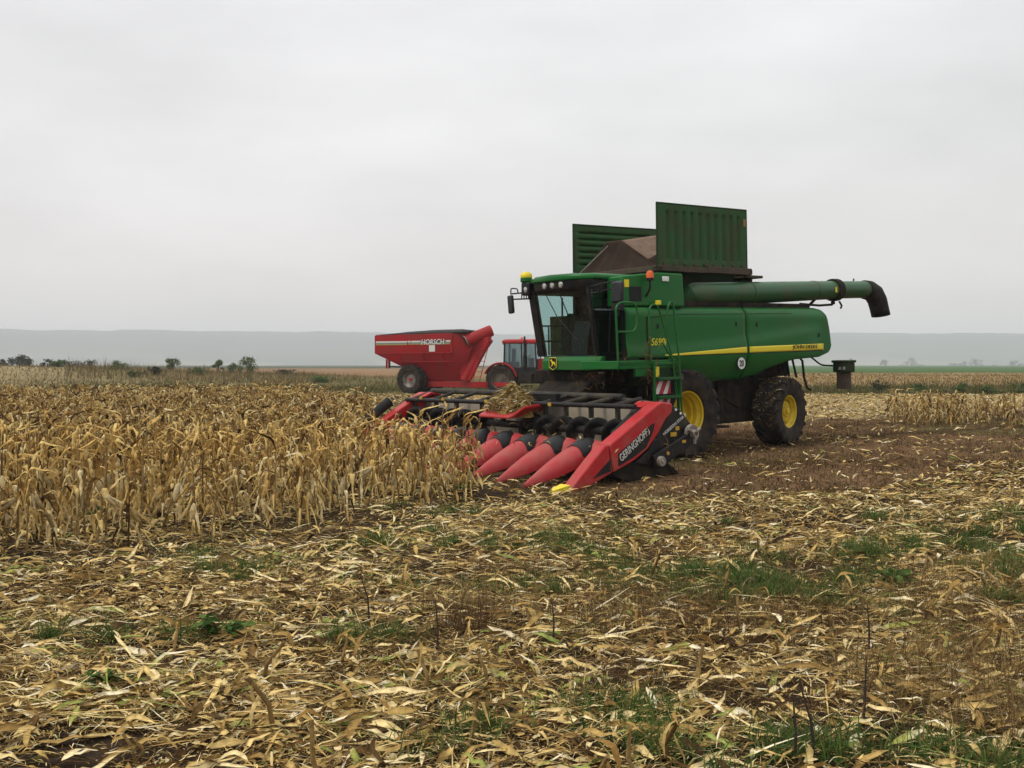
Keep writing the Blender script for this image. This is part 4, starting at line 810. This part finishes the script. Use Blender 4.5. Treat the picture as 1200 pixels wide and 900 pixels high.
# ------------------------------------------------------------------ maize plants
def maize(seed, hs=1.0, detail=2):
    """one dead maize plant at the origin: (stalk V,F), (leaf V,F), (husk V,F)"""
    rg = np.random.default_rng(seed); H = hs*rg.uniform(.74, 1.22)
    lean = rg.normal(0, .07, 2); lean2 = rg.normal(0, .05, 2)
    def axis(t): return np.array([lean[0]*t*H+lean2[0]*t*t*H, lean[1]*t*H+lean2[1]*t*t*H, t*H])
    mb = MB(); ts = np.linspace(0, 1, 6); mb.tube([axis(t) for t in ts], [.0125, .012, .011, .009, .007, .004], 5 if detail > 1 else 4)
    SV = np.array(mb.v); SF = [f for f in mb.f if len(f) == 4]
    nl = rg.integers(9, 13); a0 = rg.uniform(0, PI); LVs, LFs, o = [], [], 0; ns = 9 if detail > 1 else 6
    for k in range(nl):
        t = .1+.9*(k+.6*rg.uniform(0, 1))/nl; az = a0+PI*(k % 2)+rg.normal(0, .6)
        ln = rg.uniform(.30, .58)*(1-.3*abs(t-.55)); wd = rg.uniform(.045, .09)
        e0 = R_(rg.uniform(40, 80)); brk = rg.uniform(.08, .34); e1 = R_(rg.uniform(-90, -58)); p = axis(min(t, 1)).copy()
        if t > .8: e1 = R_(rg.uniform(-85, 40))
        ds = ln/(ns-1); tw = rg.uniform(-1.7, 1.7); tw0 = rg.normal(0, .5); dz = rg.normal(0, .5)
        for i in range(ns):
            s_ = i/(ns-1); el = e0+(e1-e0)*float(sstep(brk-.1, brk+.16, s_))+rg.normal(0, .16); a_ = az+dz*s_*1.5+rg.normal(0, .12)
            d = np.array([math.cos(el)*math.cos(a_), math.cos(el)*math.sin(a_), math.sin(el)])
            sd_ = np.array([-math.sin(a_), math.cos(a_), 0.]); nrm = np.cross(d, sd_)
            q = tw0+tw*s_+rg.normal(0, .18); wv = (sd_*math.cos(q)+nrm*math.sin(q)); nv = np.cross(wv, d)
            wv2 = wd*(min(1, .4+2.4*s_) if s_ < .3 else max(.06, 1-((s_-.3)/.7)**2.4))
            cr_ = .62+.3*math.sin(7*s_+seed)
            LVs += [p-wv*wv2*.5*cr_+nv*wv2*.25, p, p+wv*wv2*.5*cr_+nv*wv2*.25]
            p = p+d*ds; p[2] = max(p[2], .015)
        for i in range(ns-1):
            for j in range(2):
                b_ = o+i*3+j; LFs.append((b_, b_+3, b_+4, b_+1))
        o += ns*3
    # hanging ear in its husk
    mb = MB(); t = rg.uniform(.42, .6); p = axis(t); az = rg.uniform(0, 2*PI); el = R_(rg.uniform(-85, -30)); ln = rg.uniform(.17, .25)
    d = np.array([math.cos(az)*math.cos(el), math.sin(az)*math.cos(el), math.sin(el)]); p0 = p+np.array([math.cos(az), math.sin(az), .6])*.03
    mb.tube([p0+d*ln*u for u in (0, .2, .5, .8, 1)], [.014, .032, .036, .026, .008], 7, caps=False)
    for q in range(2):
        a_ = az+rg.uniform(-.8, .8); d2 = d+rg.normal(0, .25, 3); pp = [p0+d2*ln*u*1.15+np.array([math.cos(a_), math.sin(a_), 0])*.02 for u in (0, .5, 1)]
        mb.grid([[pp[i]+np.array([-math.sin(a_), math.cos(a_), 0])*wq*g for g in (-.5, .5)] for i, wq in ((0, .03), (1, .045), (2, .012))])
    return (SV, np.array(SF)), (np.array(LVs), np.array(LFs)), (np.array(mb.v), np.array([f for f in mb.f if len(f) == 4]))
pts = []
for row in range(-9, 56):
    l = 3.3-.38-.76*row; ff = np.arange(-26, 34, .165); ff = ff+rng.uniform(-.05, .05, len(ff)); ll = l+rng.normal(0, .04, len(ff))
    x = CX-ff*BX+ll*BY; y = CY-ff*BY-ll*BX
    k = in_view(x, y, 5.) & (y < 44+1.2*np.sin(x*.4)) & (x < np.interp(y, [5, 22.5, 24, 33, 47, 60], [3, 3, -3.2, -4.9, -11, -14]))
    edge = 3.1+.2*np.clip(ff-6.5, 0, 20)+.35*vnoise(x, y, 1.1, 19)
    k &= ll < edge
    k &= np.where((ll > -4.5), ff > np.where(ll > 2.4, 6.4, np.where(ll > 1.3, 5.5, np.where(ll > .5, 4.9, 4.25)))-rng.uniform(0, .25, len(ff)), True) | ((ll > 1) & (ff > 5.0) & (rng.uniform(0, 1, len(ff)) < .18))
    k &= ~((ll < -4.5) & (ll > -5.0) & (ff < 4.6) & (ff > 1))
    k &= (rng.uniform(0, 1, len(ff)) < np.where(edge-ll < 1.2, .68, .92))
    pts += list(zip(x[k], y[k], ff[k], ll[k]))
PT = np.array(pts); dist = np.hypot(PT[:, 0], PT[:, 1]); PT = PT[np.argsort(dist)]
sel = in_view(PT[:, 0], PT[:, 1], .15)
near_i = np.where(sel)[0][:300]; far_mask = np.ones(len(PT), bool); far_mask[near_i] = False
VAR = [maize(100+i) for i in range(12)]
VME = []
for i, (s_, l_, h_) in enumerate(VAR):
    row = []
    for nm, (v, f), m in (('stalk', s_, M['stalk']), ('leaf_cover', l_, M['corn']), ('ear_husk', h_, M['husk'])):
        me = bpy.data.meshes.new(nm); me.from_pydata([tuple(p) for p in v], [], [tuple(q) for q in f]); me.update(); me.materials.append(m)
        if nm == 'leaf_cover': add_rib(me)
        me.polygons.foreach_set('use_smooth', [True]*len(me.polygons)); row.append((nm, me))
    VME.append(row)
for k, i in enumerate(near_i):
    x, y = PT[i, :2]; s_ = float(rng.uniform(.86, 1.12))
    if rng.uniform() < .15: s_ *= .7
    tl_ = .05 if rng.uniform() < .8 else .28
    root = thing('maize_plant', 'dry tan maize plant among the nearest rows of the standing crop', 'maize plant', (x, y, float(ground_z(x, y))-.01), (float(rng.normal(0, tl_)), float(rng.normal(0, tl_)), float(rng.uniform(0, 6.28))), 'maize plants in the nearest standing rows')
    root.scale = (s_, s_, s_)
    for nm, me in VME[int(rng.integers(0, 12))]:
        o = bpy.data.objects.new(nm, me); COL.objects.link(o); o.parent = root
far = PT[far_mask]
# a patch of maize left standing to the right, beyond the trodden ground
xr = rng.uniform(11.0, 17.2, 170); yr = rng.uniform(28.5, 39, 170); kk = (rng.uniform(0, 1, 170) < .85) & (xr < 8+.33*yr+rng.normal(0, .6, 170)) & (xr > .385*yr)
farR = np.stack([xr[kk], yr[kk]], -1)
x2 = rng.uniform(12, 60, 420); y2 = rng.uniform(92, 120, 420); farS = np.stack([x2, y2], -1); farS = farS[farS[:, 0] < .6*farS[:, 1]]
LO = [maize(300+i, detail=1) for i in range(10)]
def forest(P, hs, rg):
    parts = {0: [], 1: [], 2: []}
    for (x, y) in P:
        v = LO[int(rg.integers(0, 10))]; a = rg.uniform(0, 6.28); c, s_ = math.cos(a), math.sin(a); k = hs*rg.uniform(.85, 1.15); z_ = float(ground_z(x, y))-.01
        Rm = np.array([[c, -s_, 0], [s_, c, 0], [0, 0, 1]])*k
        for q in range(3): parts[q].append((v[q][0]@Rm.T+np.array([x, y, z_]), v[q][1]))
    return [merge(parts[q]) for q in range(3)]
def joined(name, groups, label, cat):
    """stalks, leaves and husks of the many plants that are past counting, as one object with three materials"""
    V, F = merge(groups); o = np_obj(name, V, F, M['stalk'], kind='stuff')
    o.data.materials.append(M['corn']); o.data.materials.append(M['husk'])
    idx = np.concatenate([np.full(len(g[1]), q, dtype=np.int32) for q, g in enumerate(groups)]); o.data.polygons.foreach_set('material_index', idx)
    tag(o, label, cat); return o
joined('maize_stand', forest(far[:, :2], .9, rng), 'standing crop of dry maize filling the left of the field behind the nearest rows', 'maize crop')
joined('maize_remnant', forest(np.concatenate([farR, farS]), .8, rng), 'brown maize left standing in a patch right of the harvester', 'maize crop')

# heap of husks on the header
hp_parts = []
n_ = 1500; u = rng.uniform(0, 1, n_)**.6; a = rng.uniform(0, 2*PI, n_); lx = 2.96+.36*u*np.cos(a); ly = -.18+.72*u*np.sin(a)
lz = 1.04+.42*np.clip(1-u**1.5, 0, 1)*np.clip(1.05-.3*np.cos(a), 0, 1.2)+rng.uniform(0, .05, n_)
RMn = np.array(RM); W3 = np.stack([lx, ly, lz], -1)@RMn.T+np.array([CX, CY, 0])
hp_parts.append(ribbons(W3, rng.uniform(0, PI, n_), rng.uniform(.08, .36, n_), rng.uniform(.006, .034, n_), rng.normal(.15, .2, n_), rng.normal(0, .4, n_), rng.normal(0, .4, n_), rng.normal(0, .6, n_), 6))
core = MB(); rings = []
for q, hh in ((1.0, 1.03), (.85, 1.17), (.6, 1.31), (.3, 1.41), (.05, 1.44)):
    rings.append([tuple(cpoint(2.96+.36*q*math.cos(t)*(1+.12*math.sin(3*t)), -.18+.68*q*math.sin(t)*(1+.1*math.sin(5*t+1)), hh-.06+.02*math.sin(4*t))) for t in np.linspace(0, 2*PI, 25)[:-1]])
core.loft(rings)
cq = np.array([f for f in core.f if len(f) == 4]); hp_parts.append((np.array(core.v), cq))
hv, hf = merge(hp_parts); heap = np_obj('husk_heap', hv, hf, M['straw']); tag(heap, 'heap of torn husks and leaves piled on the red centre deck of the header', 'husk heap')
# scraps caught on the harvester
def scraps(name, centre, ext, n_, parent, L_=(.08, .3), label=None):
    c = np.array(centre); p = c+rng.normal(0, 1, (n_, 3))*np.array(ext)
    v, f = ribbons(p, rng.uniform(0, PI, n_), rng.uniform(*L_, n_), rng.uniform(.006, .03, n_), rng.normal(.1, .2, n_), rng.normal(0, .4, n_), rng.normal(-.5, .7, n_), rng.normal(0, .8, n_), 4)
    return np_obj(name, v, f, M['redgrass'] if 'trash' in name else M['straw'], parent=parent, kind='stuff')
for c, e, k in (((1.25, 1.98, 2.1), (.03, .03, .22), 45), ((1.3, 1.98, 1.75), (.08, .05, .15), 60), ((1.75, .98, 1.72), (.12, .2, .12), 70), ((1.9, 1.9, 2.0), (.05, .04, .12), 26), ((1.2, .5, 1.78), (.3, .3, .02), 60), ((.55, 2.02, 1.85), (.05, .03, .12), 24)): scraps('trash_scrap', c, e, k, CH)
scraps('straw_scrap', (2.25-HX, 3.3, .55), (.12, .06, .03), 40, HD, (.06, .2))
scraps('straw_scrap', (2.9-HX, -.5, .75), (.15, 1.9, .12), 90, HD)
scraps('straw_scrap', (3.6-HX, .6, .6), (.3, 1.3, .06), 70, HD)
n_ = 190; th_ = rng.uniform(R_(-25), R_(115), n_); yy = rng.uniform(-.3, .3, n_); r_ = .755+.02*rng.uniform(0, 1, n_)     # straw pressed into the tread of the rear wheel
cs, sn_ = math.cos(R_(10)), math.sin(R_(10)); wx = r_*np.cos(th_)
v, f = ribbons(np.stack([-3.6+wx*cs-yy*sn_, 1.40+wx*sn_+yy*cs, .77+r_*np.sin(th_)], -1), rng.normal(PI/2, .6, n_), rng.uniform(.05, .22, n_), rng.uniform(.006, .024, n_), rng.normal(.1, .1, n_), rng.normal(0, .3, n_), rng.normal(0, .25, n_), rng.normal(0, .4, n_), 4)
np_obj('straw_scrap', v, f, M['straw'], parent=CH, kind='stuff')

# ------------------------------------------------------------------ grass and weeds
def blades(x, y, h0, h1, w0, w1, lean=.35, nseg=3, z=None):
    n_ = len(x); H = rng.uniform(h0, h1, n_); Wd = rng.uniform(w0, w1, n_); az = rng.uniform(0, 2*PI, n_); le = np.abs(rng.normal(0, lean, n_))
    zz = ground_z(x, y) if z is None else z
    s = np.linspace(0, 1, nseg+1)[None, :]; out = np.zeros((n_, nseg+1, 2, 3)); hx = np.cos(az)[:, None]; hy = np.sin(az)[:, None]
    r = H[:, None]*le[:, None]*s**2*1.4; yaw = rng.uniform(0, 2*PI, n_)[:, None]
    for q, o in enumerate((-.5, .5)):
        wv = Wd[:, None]*(1-.85*s)*o
        out[:, :, q, 0] = x[:, None]+r*hx+wv*np.cos(yaw); out[:, :, q, 1] = y[:, None]+r*hy+wv*np.sin(yaw)
        out[:, :, q, 2] = zz[:, None]+H[:, None]*s*(1-.35*le[:, None]*s)
    b_ = (np.arange(n_)*(nseg+1)*2)[:, None]; i = np.arange(nseg)[None, :]*2; a = b_+i
    return out.reshape(-1, 3), np.stack([a, a+2, a+3, a+1], -1).reshape(-1, 4)
# weeds on the trodden ground
n_ = 380000; y = 11+37*rng.uniform(0, 1, n_)**1.5; x = rng.uniform(-1, 1, n_)*(.535*y+4); f, l = local(x, y)
k = (l < 7.0-1.6*sstep(1.2, 4.2, f)+.8*vnoise(x, y, 1.6, 9)) & (l > -6) & (f < 5.4) & ((l > 1.2) | (f < 1.5)) & in_view(x, y, 4) & (rng.uniform(0, 1, n_) < np.clip(.5+.6*vnoise(x, y, 2.5, 14), .05, 1))
k &= ~((np.abs(f+1.8) < 2.9) & (np.abs(l) < 1.2))
x, y = x[k], y[k]; ol = rng.uniform(0, 1, len(x)) < .25+.55*sstep(.0, .5, vnoise(x, y, 4.5, 21))
V_, F_ = blades(x[ol], y[ol], .03, .11, .007, .02, .9, 2)
o = np_obj('olive_weeds', V_, F_, leaf_mat('olive_ground_weed', [(0, (.045, .04, .016)), (.5, (.11, .095, .035)), (.85, (.2, .16, .06)), (1, (.3, .23, .1))], .15, 0), kind='stuff'); tag(o, 'olive brown low weeds mixed into the trodden strip', 'weeds')
x, y = x[~ol], y[~ol]; k = np.ones(len(x), bool)
V_, F_ = blades(x[k], y[k], .03, .12, .008, .024, .9, 2)
o = np_obj('trodden_weeds', V_, F_, M['redgrass'], kind='stuff'); tag(o, 'short reddish brown dead weeds on the trodden strip beside the harvester', 'weeds')
# green grass tufts in the stubble
P = []
for (cx_, cy_, sx, sy, k) in GREEN:
    for _ in range(int(k*1.5)):
        m_ = int(rng.integers(60, 190)); r0 = rng.uniform(.04, .16); c0 = (rng.normal(cx_, sx*1.45), rng.normal(cy_, sy*1.5)); P.append(np.stack([rng.normal(c0[0], r0, m_), rng.normal(c0[1], r0*.8, m_)], -1))
P = np.concatenate(P); P = P[(P[:, 1] > 3.8)]
V_, F_ = blades(P[:, 0], P[:, 1], .07, .22, .006, .016, .8, 3)
o = np_obj('green_grass', V_, F_, M['weed'], kind='stuff'); tag(o, 'green grass growing through the stubble in patches', 'grass')
P = []
for (cx_, cy_, sx, sy, k) in ((2.75, 5.6, .45, .35, 900), (3.3, 7.2, .4, .4, 600), (-.35, 7.9, .22, .18, 420), (1.0, 7.7, .6, .3, 600), (2.1, 7.4, .5, .3, 350)):
    P.append(np.stack([rng.normal(cx_, sx, k), rng.normal(cy_, sy, k)], -1))
for (cx_, cy_, sx, sy, k) in ((3.0, 5.2, .3, .2, 900), (2.7, 6.3, .35, .25, 800), (3.6, 8.3, .5, .3, 700), (4.6, 9.2, .5, .3, 600)): P.append(np.stack([rng.normal(cx_, sx, k), rng.normal(cy_, sy, k)], -1))
P = np.concatenate(P)
V_, F_ = blades(P[:, 0], P[:, 1], .10, .36, .003, .008, .8, 3)
o = np_obj('dry_grass', V_, F_, M['drygrass'], kind='stuff'); tag(o, 'wiry dry grass tussocks among the maize litter', 'grass')
P = []
for (cx_, cy_, sx, sy, k) in ((.2, 9.4, .5, .35, 1300), (1.2, 8.4, .5, .3, 1300), (.9, 7.3, .45, .25, 900), (1.9, 7.9, .45, .3, 900), (-.5, 6.6, .35, .2, 500), (3.2, 9.3, .6, .35, 1000), (2.2, 10.6, .6, .4, 800), (-1.9, 8.3, .4, .25, 500), (.7, 5.9, .3, .2, 400), (4.0, 7.2, .4, .3, 600), (-3.4, 7.6, .4, .3, 350), (1.7, 5.6, .35, .2, 400)): P.append(np.stack([rng.normal(cx_, sx, k), rng.normal(cy_, sy, k)], -1))
P = np.concatenate(P)
V_, F_ = blades(P[:, 0], P[:, 1], .06, .27, .002, .006, .6, 3)
o = np_obj('dead_weed_tangle', V_, F_, M['redgrass'], kind='stuff'); tag(o, 'thin reddish brown dead weeds tangled through the maize litter', 'weeds')
# weed strip across the field
n_ = 110000; y = np.where(rng.uniform(0, 1, n_) < .5, rng.uniform(63, 82, n_), rng.uniform(80, 150, n_)); x = rng.uniform(-1, 1, n_)*(.54*y+2)
hgt = np.where(x < 0, np.where(y > 92, np.interp(x/y, [-.53, -.45, -.33, -.22, -.13], [.7, 1.35, 1.25, .95, .6]), .45), .6)*np.clip(.55+.75*vnoise(x, y, 5, 16)+.3*vnoise(x, y, 1.6, 22), .05, 1.4)
k = (rng.uniform(0, 1, n_) < np.clip(.65+.5*vnoise(x, y, 6, 15), .1, 1)) & ~((np.abs(x+2) < 6.5) & (y < 68)) & (hgt > .1)
k &= (y < 82) | (x < -.06*y)
k &= ~((x < -.46*y) & (rng.uniform(0, 1, n_) < .8))
x, y, hgt = x[k], y[k], hgt[k]
red = rng.uniform(0, 1, len(x)) < np.where(x < 0, np.where(y > 92, .6+.6*vnoise(x, y, 9, 18), .12), .2)
for nm, msk, m, lb in (('tall_dry_weeds', red, M['drygrass'], 'tall tan dry weeds along the strip between the fields'), ('green_strip_weeds', ~red, None, 'olive green weeds along the strip between the fields')):
    if m is None: m = leaf_mat('olive_weed', [(0, (.05, .06, .02)), (.5, (.11, .115, .035)), (1, (.2, .18, .06))], .2, 0)
    V_, F_ = blades(x[msk], y[msk], .5, 1.1, .03, .07, .3, 2)
    V_ = V_.reshape(-1, 6, 3); z0 = V_[:, :1, 2]; V_[:, :, 2] = z0.min(1, keepdims=True)+(V_[:, :, 2]-z0.min(1, keepdims=True))*hgt[msk][:, None]; V_ = V_.reshape(-1, 3)
    o = np_obj(nm, V_, F_, m, kind='stuff'); tag(o, lb, 'weeds')
# stubble in the far fields
n_ = 26000; y = rng.uniform(76, 215, n_)**1; x = rng.uniform(-1, 1, n_)*(.54*y+2); k = (x > .07*y) | (x < -.2*y)
V_, F_ = blades(x[k], y[k], .12, .45, .05, .13, .5, 1)
o = np_obj('far_stubble', V_, F_, M['drygrass'], kind='stuff'); tag(o, 'pale stubble of the harvested far field', 'stubble')

# broken stalks standing in the stubble, each its own thing
def stub(seed, h):
    rg = np.random.default_rng(seed); mb = MB(); p = [(0, 0, 0), (rg.normal(0, .02), rg.normal(0, .02), h*.5), (rg.normal(0, .05), rg.normal(0, .05), h)]
    mb.tube(p, [.012, .011, .009], 6)
    return mb, p[-1]
SM = []
for i in range(5):
    mb, tp_ = stub(40+i, .16+.035*i); st_me = bpy.data.meshes.new('stubble_stalk'); st_me.from_pydata(mb.v, [], mb.f); st_me.materials.append(M['stalk'])
    n_ = 3; v, f = ribbons(np.array([[tp_[0]*.7, tp_[1]*.7, tp_[2]*(.5+.22*q)] for q in range(n_)]), rng.uniform(0, 6, n_), rng.uniform(.12, .26, n_), rng.uniform(.02, .035, n_), rng.normal(.4, .2, n_), rng.normal(0, .3, n_), rng.normal(.3, .5, n_), rng.normal(0, .5, n_), 6)
    lf = bpy.data.meshes.new('torn_leaf'); lf.from_pydata([tuple(p) for p in v], [], [tuple(q) for q in f]); lf.materials.append(M['corn']); SM.append((st_me, lf))
px_ = []
for row in range(9, 22):
    l = .4125+.825*row
    for f in np.arange(3, 20, .35): px_.append((CX-f*BX+l*BY+rng.normal(0, .05), CY-f*BY-l*BX+rng.normal(0, .05)))
px_ = [p for p in px_ if bool(in_view(np.array(p[0]), np.array(p[1]), 0)) and rng.uniform() < .36 and p[1] < 11.5]
for i, (x, y) in enumerate(px_[:150]):
    st, lf = SM[i % 5]; o = bpy.data.objects.new('stubble_stalk', st); COL.objects.link(o); o.location = (x, y, float(ground_z(x, y))-.01); s_ = float(rng.uniform(.7, 1.25)); o.scale = (s_, s_, s_)
    o.rotation_euler = (float(rng.normal(0, .25)), float(rng.normal(0, .25)), float(rng.uniform(0, 6.28)))
    tag(o, 'short broken maize stalk left standing in the litter', 'stubble stalk', 'broken stalks standing in the litter')
    c = bpy.data.objects.new('torn_leaf', lf); COL.objects.link(c); c.parent = o
def gpt(px, py):                    # ground point that the photograph shows at a pixel
    d = 1140*1.92/(py-427)
    for _ in range(4): d = 1140*(1.92-float(ground_z((px-600)/1140*d, d)))/(py-427)
    return (px-600)/1140*d, d
# dark weed stems
for px, py, hpx, lb in ((1011, 857, 88, 'tallest thin dark weed stem, upright near the lower right corner'), (955, 893, 95, 'thin dark weed stem leaning left near the lower right'), (932, 898, 88, 'thin dark stem leaning beside another at the lower right'), (648, 758, 60, 'thin dark weed stem behind the middle litter'), (512, 770, 70, 'thin dark weed stem beside the reddish dead weed'), (1018, 770, 65, 'slanting thin dark stem right of the tall stem'), (433, 730, 60, 'short thin dark stem left of the reddish dead weed')):
    x, y = gpt(px, py); h = hpx/1140*y; ln = -.12 if 'left' in lb else random.uniform(-.04, .04); mb = MB().tube([(0, 0, 0), (ln*.5*h+.01, .01, h*.5), (ln*h*1.6, 0, h)], [.009, .007, .003], 6)
    for q in range(4): t = .4+.15*q; a = random.uniform(0, 6.3); mb.tube([(ln*h*t, 0, h*t), (ln*h*t+.05*math.cos(a), .05*math.sin(a), h*t+.05)], [.003, .0015], 4)
    o = obj('weed_stem', mb, M['darkstem']); o.location = (x, y, float(ground_z(x, y))-.01); tag(o, lb, 'weed stem')
# broad-leaved green weeds
for px, py, s_, lb in ((262, 752, .2, 'dark green broad-leaved weed lying in the litter at left'), (1050, 690, .2, 'bright green broad-leaved weed in the litter at right'), (541, 578, .16, 'small green weed at the foot of the maize beside the snouts'), (110, 612, .2, 'green weed growing under the standing maize at far left'), (125, 810, .12, 'small green weed at lower left')):
    x, y = gpt(px, py); n_ = 26; a = rng.uniform(0, 2*PI, n_); L_ = rng.uniform(.5, 1.1, n_)*s_; r_ = L_*.5
    p = np.stack([x+r_*np.cos(a)*1.5, y+r_*np.sin(a), ground_z(x+0*a, y+0*a)+.05+.1*rng.uniform(0, 1, n_)*s_/.2], -1)
    v, f = ribbons(p, a, L_, L_*.34, rng.normal(.25, .1, n_), rng.normal(0, .2, n_), rng.normal(.2, .2, n_), rng.normal(0, .3, n_), 6, .3, 2.2)
    tag(np_obj('green_weed', v, f, M['weed']), lb, 'weed')
# reddish dead weed in the middle
x, y = gpt(548, 745); n_ = 260; v, f = blades(rng.normal(x, .12, n_), rng.normal(y, .08, n_), .15, .42, .003, .008, .5, 3); tag(np_obj('dead_weed', v, f, M['redgrass']), 'reddish brown dead weed clump in the middle of the litter', 'weed')

# ------------------------------------------------------------------ trees and shrubs
def woody(name, px, base_py, hpx, wpx, dist, m, label, cat, seed, nleaf=900, trunk=.25, clumps=9, group=None, lsz=.12):
    rg = np.random.default_rng(seed); x = (px-600)/1140*dist; y = dist; z_ = float(ground_z(x, y)); h = hpx/1140*dist; wd = wpx/1140*dist
    t = thing(name, label, cat, (x, y, z_-.05), group=group); mb = MB(); C_ = []
    for k in range(clumps):
        a = rg.uniform(0, 2*PI); r_ = wd*.36*math.sqrt(rg.uniform(0, 1)); zz = h*rg.uniform(trunk+.12, .86); r_ *= 1-.5*max(0, (zz/h-.6)/.4)
        C_.append((r_*math.cos(a), r_*math.sin(a), zz)); mb.tube([(0, 0, h*trunk*rg.uniform(.2, .9)), (r_*.5*math.cos(a), r_*.5*math.sin(a), zz*.7), C_[-1]], [h*.018, h*.01, h*.004], 5)
    mb.tube([(0, 0, 0), (.02*h, 0, h*trunk), (0, .02*h, h*.7)], [h*.035, h*.026, h*.008], 7)
    C_ = np.array(C_); ci = rg.integers(0, clumps, nleaf); sz = wd*rg.uniform(.10, .2, clumps)[ci]
    dv_ = rg.normal(0, 1, (nleaf, 3)); dv_ /= np.linalg.norm(dv_, axis=1)[:, None]; p = C_[ci]+dv_*(sz*rg.uniform(.35, 1.15, nleaf))[:, None]*np.array([1, 1, .8]); p[:, 2] = np.clip(p[:, 2], h*.04, h*1.05)
    L_ = rg.uniform(.7, 1.5, nleaf)*lsz; v, f = ribbons(p, rg.uniform(0, 6.28, nleaf), L_, L_*.6, rg.normal(.1, .2, nleaf), rg.normal(0, .2, nleaf), rg.normal(0, .7, nleaf), rg.normal(0, .8, nleaf), 3, .3, 2.4, rg)
    obj('trunk', mb, M['bark'], t); np_obj('crown', v, f, m, parent=t); return t
D, B = M['darkbush'], M['bush']
woody('tree', 24, 430, 23, 30, 200, D, 'dark round tree on the left skyline above the stubble rise', 'tree', 1, 1700, .15, 16, lsz=.34)
woody('tree', 3, 430, 17, 14, 205, D, 'smaller dark tree beside the round tree at the left edge', 'tree', 2, 800, .3, 8, lsz=.3)
S = [(294, 25, 38, 142, B, 'largest round green shrub in the weed strip, left of the grain cart'), (256, 17, 17, 143, B, 'small green shrub just left of the largest round shrub'), (202, 16, 22, 135, B, 'pale green shrub in the tan weeds of the strip'), (276, 12, 22, 138, B, 'low green shrub touching the largest round shrub'),
     (80, 12, 30, 145, D, 'dark low shrub on the rise near the left skyline'), (102, 11, 28, 140, D, 'dark low shrub second from the left on the weed strip'), (68, 9, 20, 125, B, 'green low shrub at left end of the weed strip'), (136, 12, 30, 120, B, 'low green shrub with darker leaves in the left weed strip'), (178, 10, 24, 105, D, 'dark shrub patch low in the weed strip left of the pale shrub'), (330, 6, 40, 130, D, 'low brown dark shrub right of the largest round shrub')]
S += [(232, 9, 26, 112, B, 'low green shrub between the pale shrub and the small green one'), (158, 8, 22, 100, B, 'bright green low shrub right of the darker-leaved one in the left weed strip'), (60, 9, 26, 130, D, 'olive low shrub at the foot of the stubble rise'), (375, 7, 30, 96, B, 'low green shrub in the weed strip just left of the grain cart')]
for i, (px, hh, ww, dd, m, lb) in enumerate(S): woody('shrub', px, 0, hh, ww, dd, m, lb, 'shrub', 20+i, 900 if hh > 14 else 520, .08, 11, lsz=.22)
S = [(1032, 15, 32, 66, D, 'dark shrub in the weed strip right of the tail lamp'), (990, 13, 30, 67, D, 'dark shrub in the weed strip behind the tail lamp'), (1130, 13, 26, 64, B, 'olive shrub in the right weed strip below the far field'), (1196, 16, 22, 63, B, 'green shrub cut by the right edge of the picture'), (1075, 10, 24, 68, B, 'low green shrub in the weed strip right of the dark shrub'), (1160, 11, 24, 62, B, 'rounded olive shrub between two others in the right weed strip')]
for i, (px, hh, ww, dd, m, lb) in enumerate(S): woody('shrub', px, 0, hh, ww, dd, m, lb, 'shrub', 50+i, 480, .06, 10, lsz=.12)
S = [(1037, 11, 12, 'hazy small tree on the far edge of the green field, nearest the harvester'), (1068, 13, 15, 'hazy flat-topped tree on the far edge of the green field'), (1054, 5, 9, 'hazy low bush between the two far trees nearest the harvester'), (1078, 5, 13, 'hazy low bush below the flat-topped far tree'), (1116, 7, 14, 'hazy square dark thicket on the far edge of the green field'), (1128, 10, 9, 'thin hazy tree right of the square thicket'), (1144, 13, 14, 'taller hazy tree in the far row, right of the thin one'), (1166, 6, 8, 'small hazy bush alone in the far row'), (1187, 13, 14, 'hazy dark tree in the far row near the right edge'), (1197, 9, 10, 'hazy tree at the very right edge of the far row'), (996, 12, 9, 'hazy tree just above the tail lamp')]
for i, (px, hh, ww, lb) in enumerate(S): woody('far_tree', px, 0, hh, ww*1.35, 1750, D, lb, 'tree', 80+i, 300, .06 if hh < 8 else .14, 12, lsz=2.0)
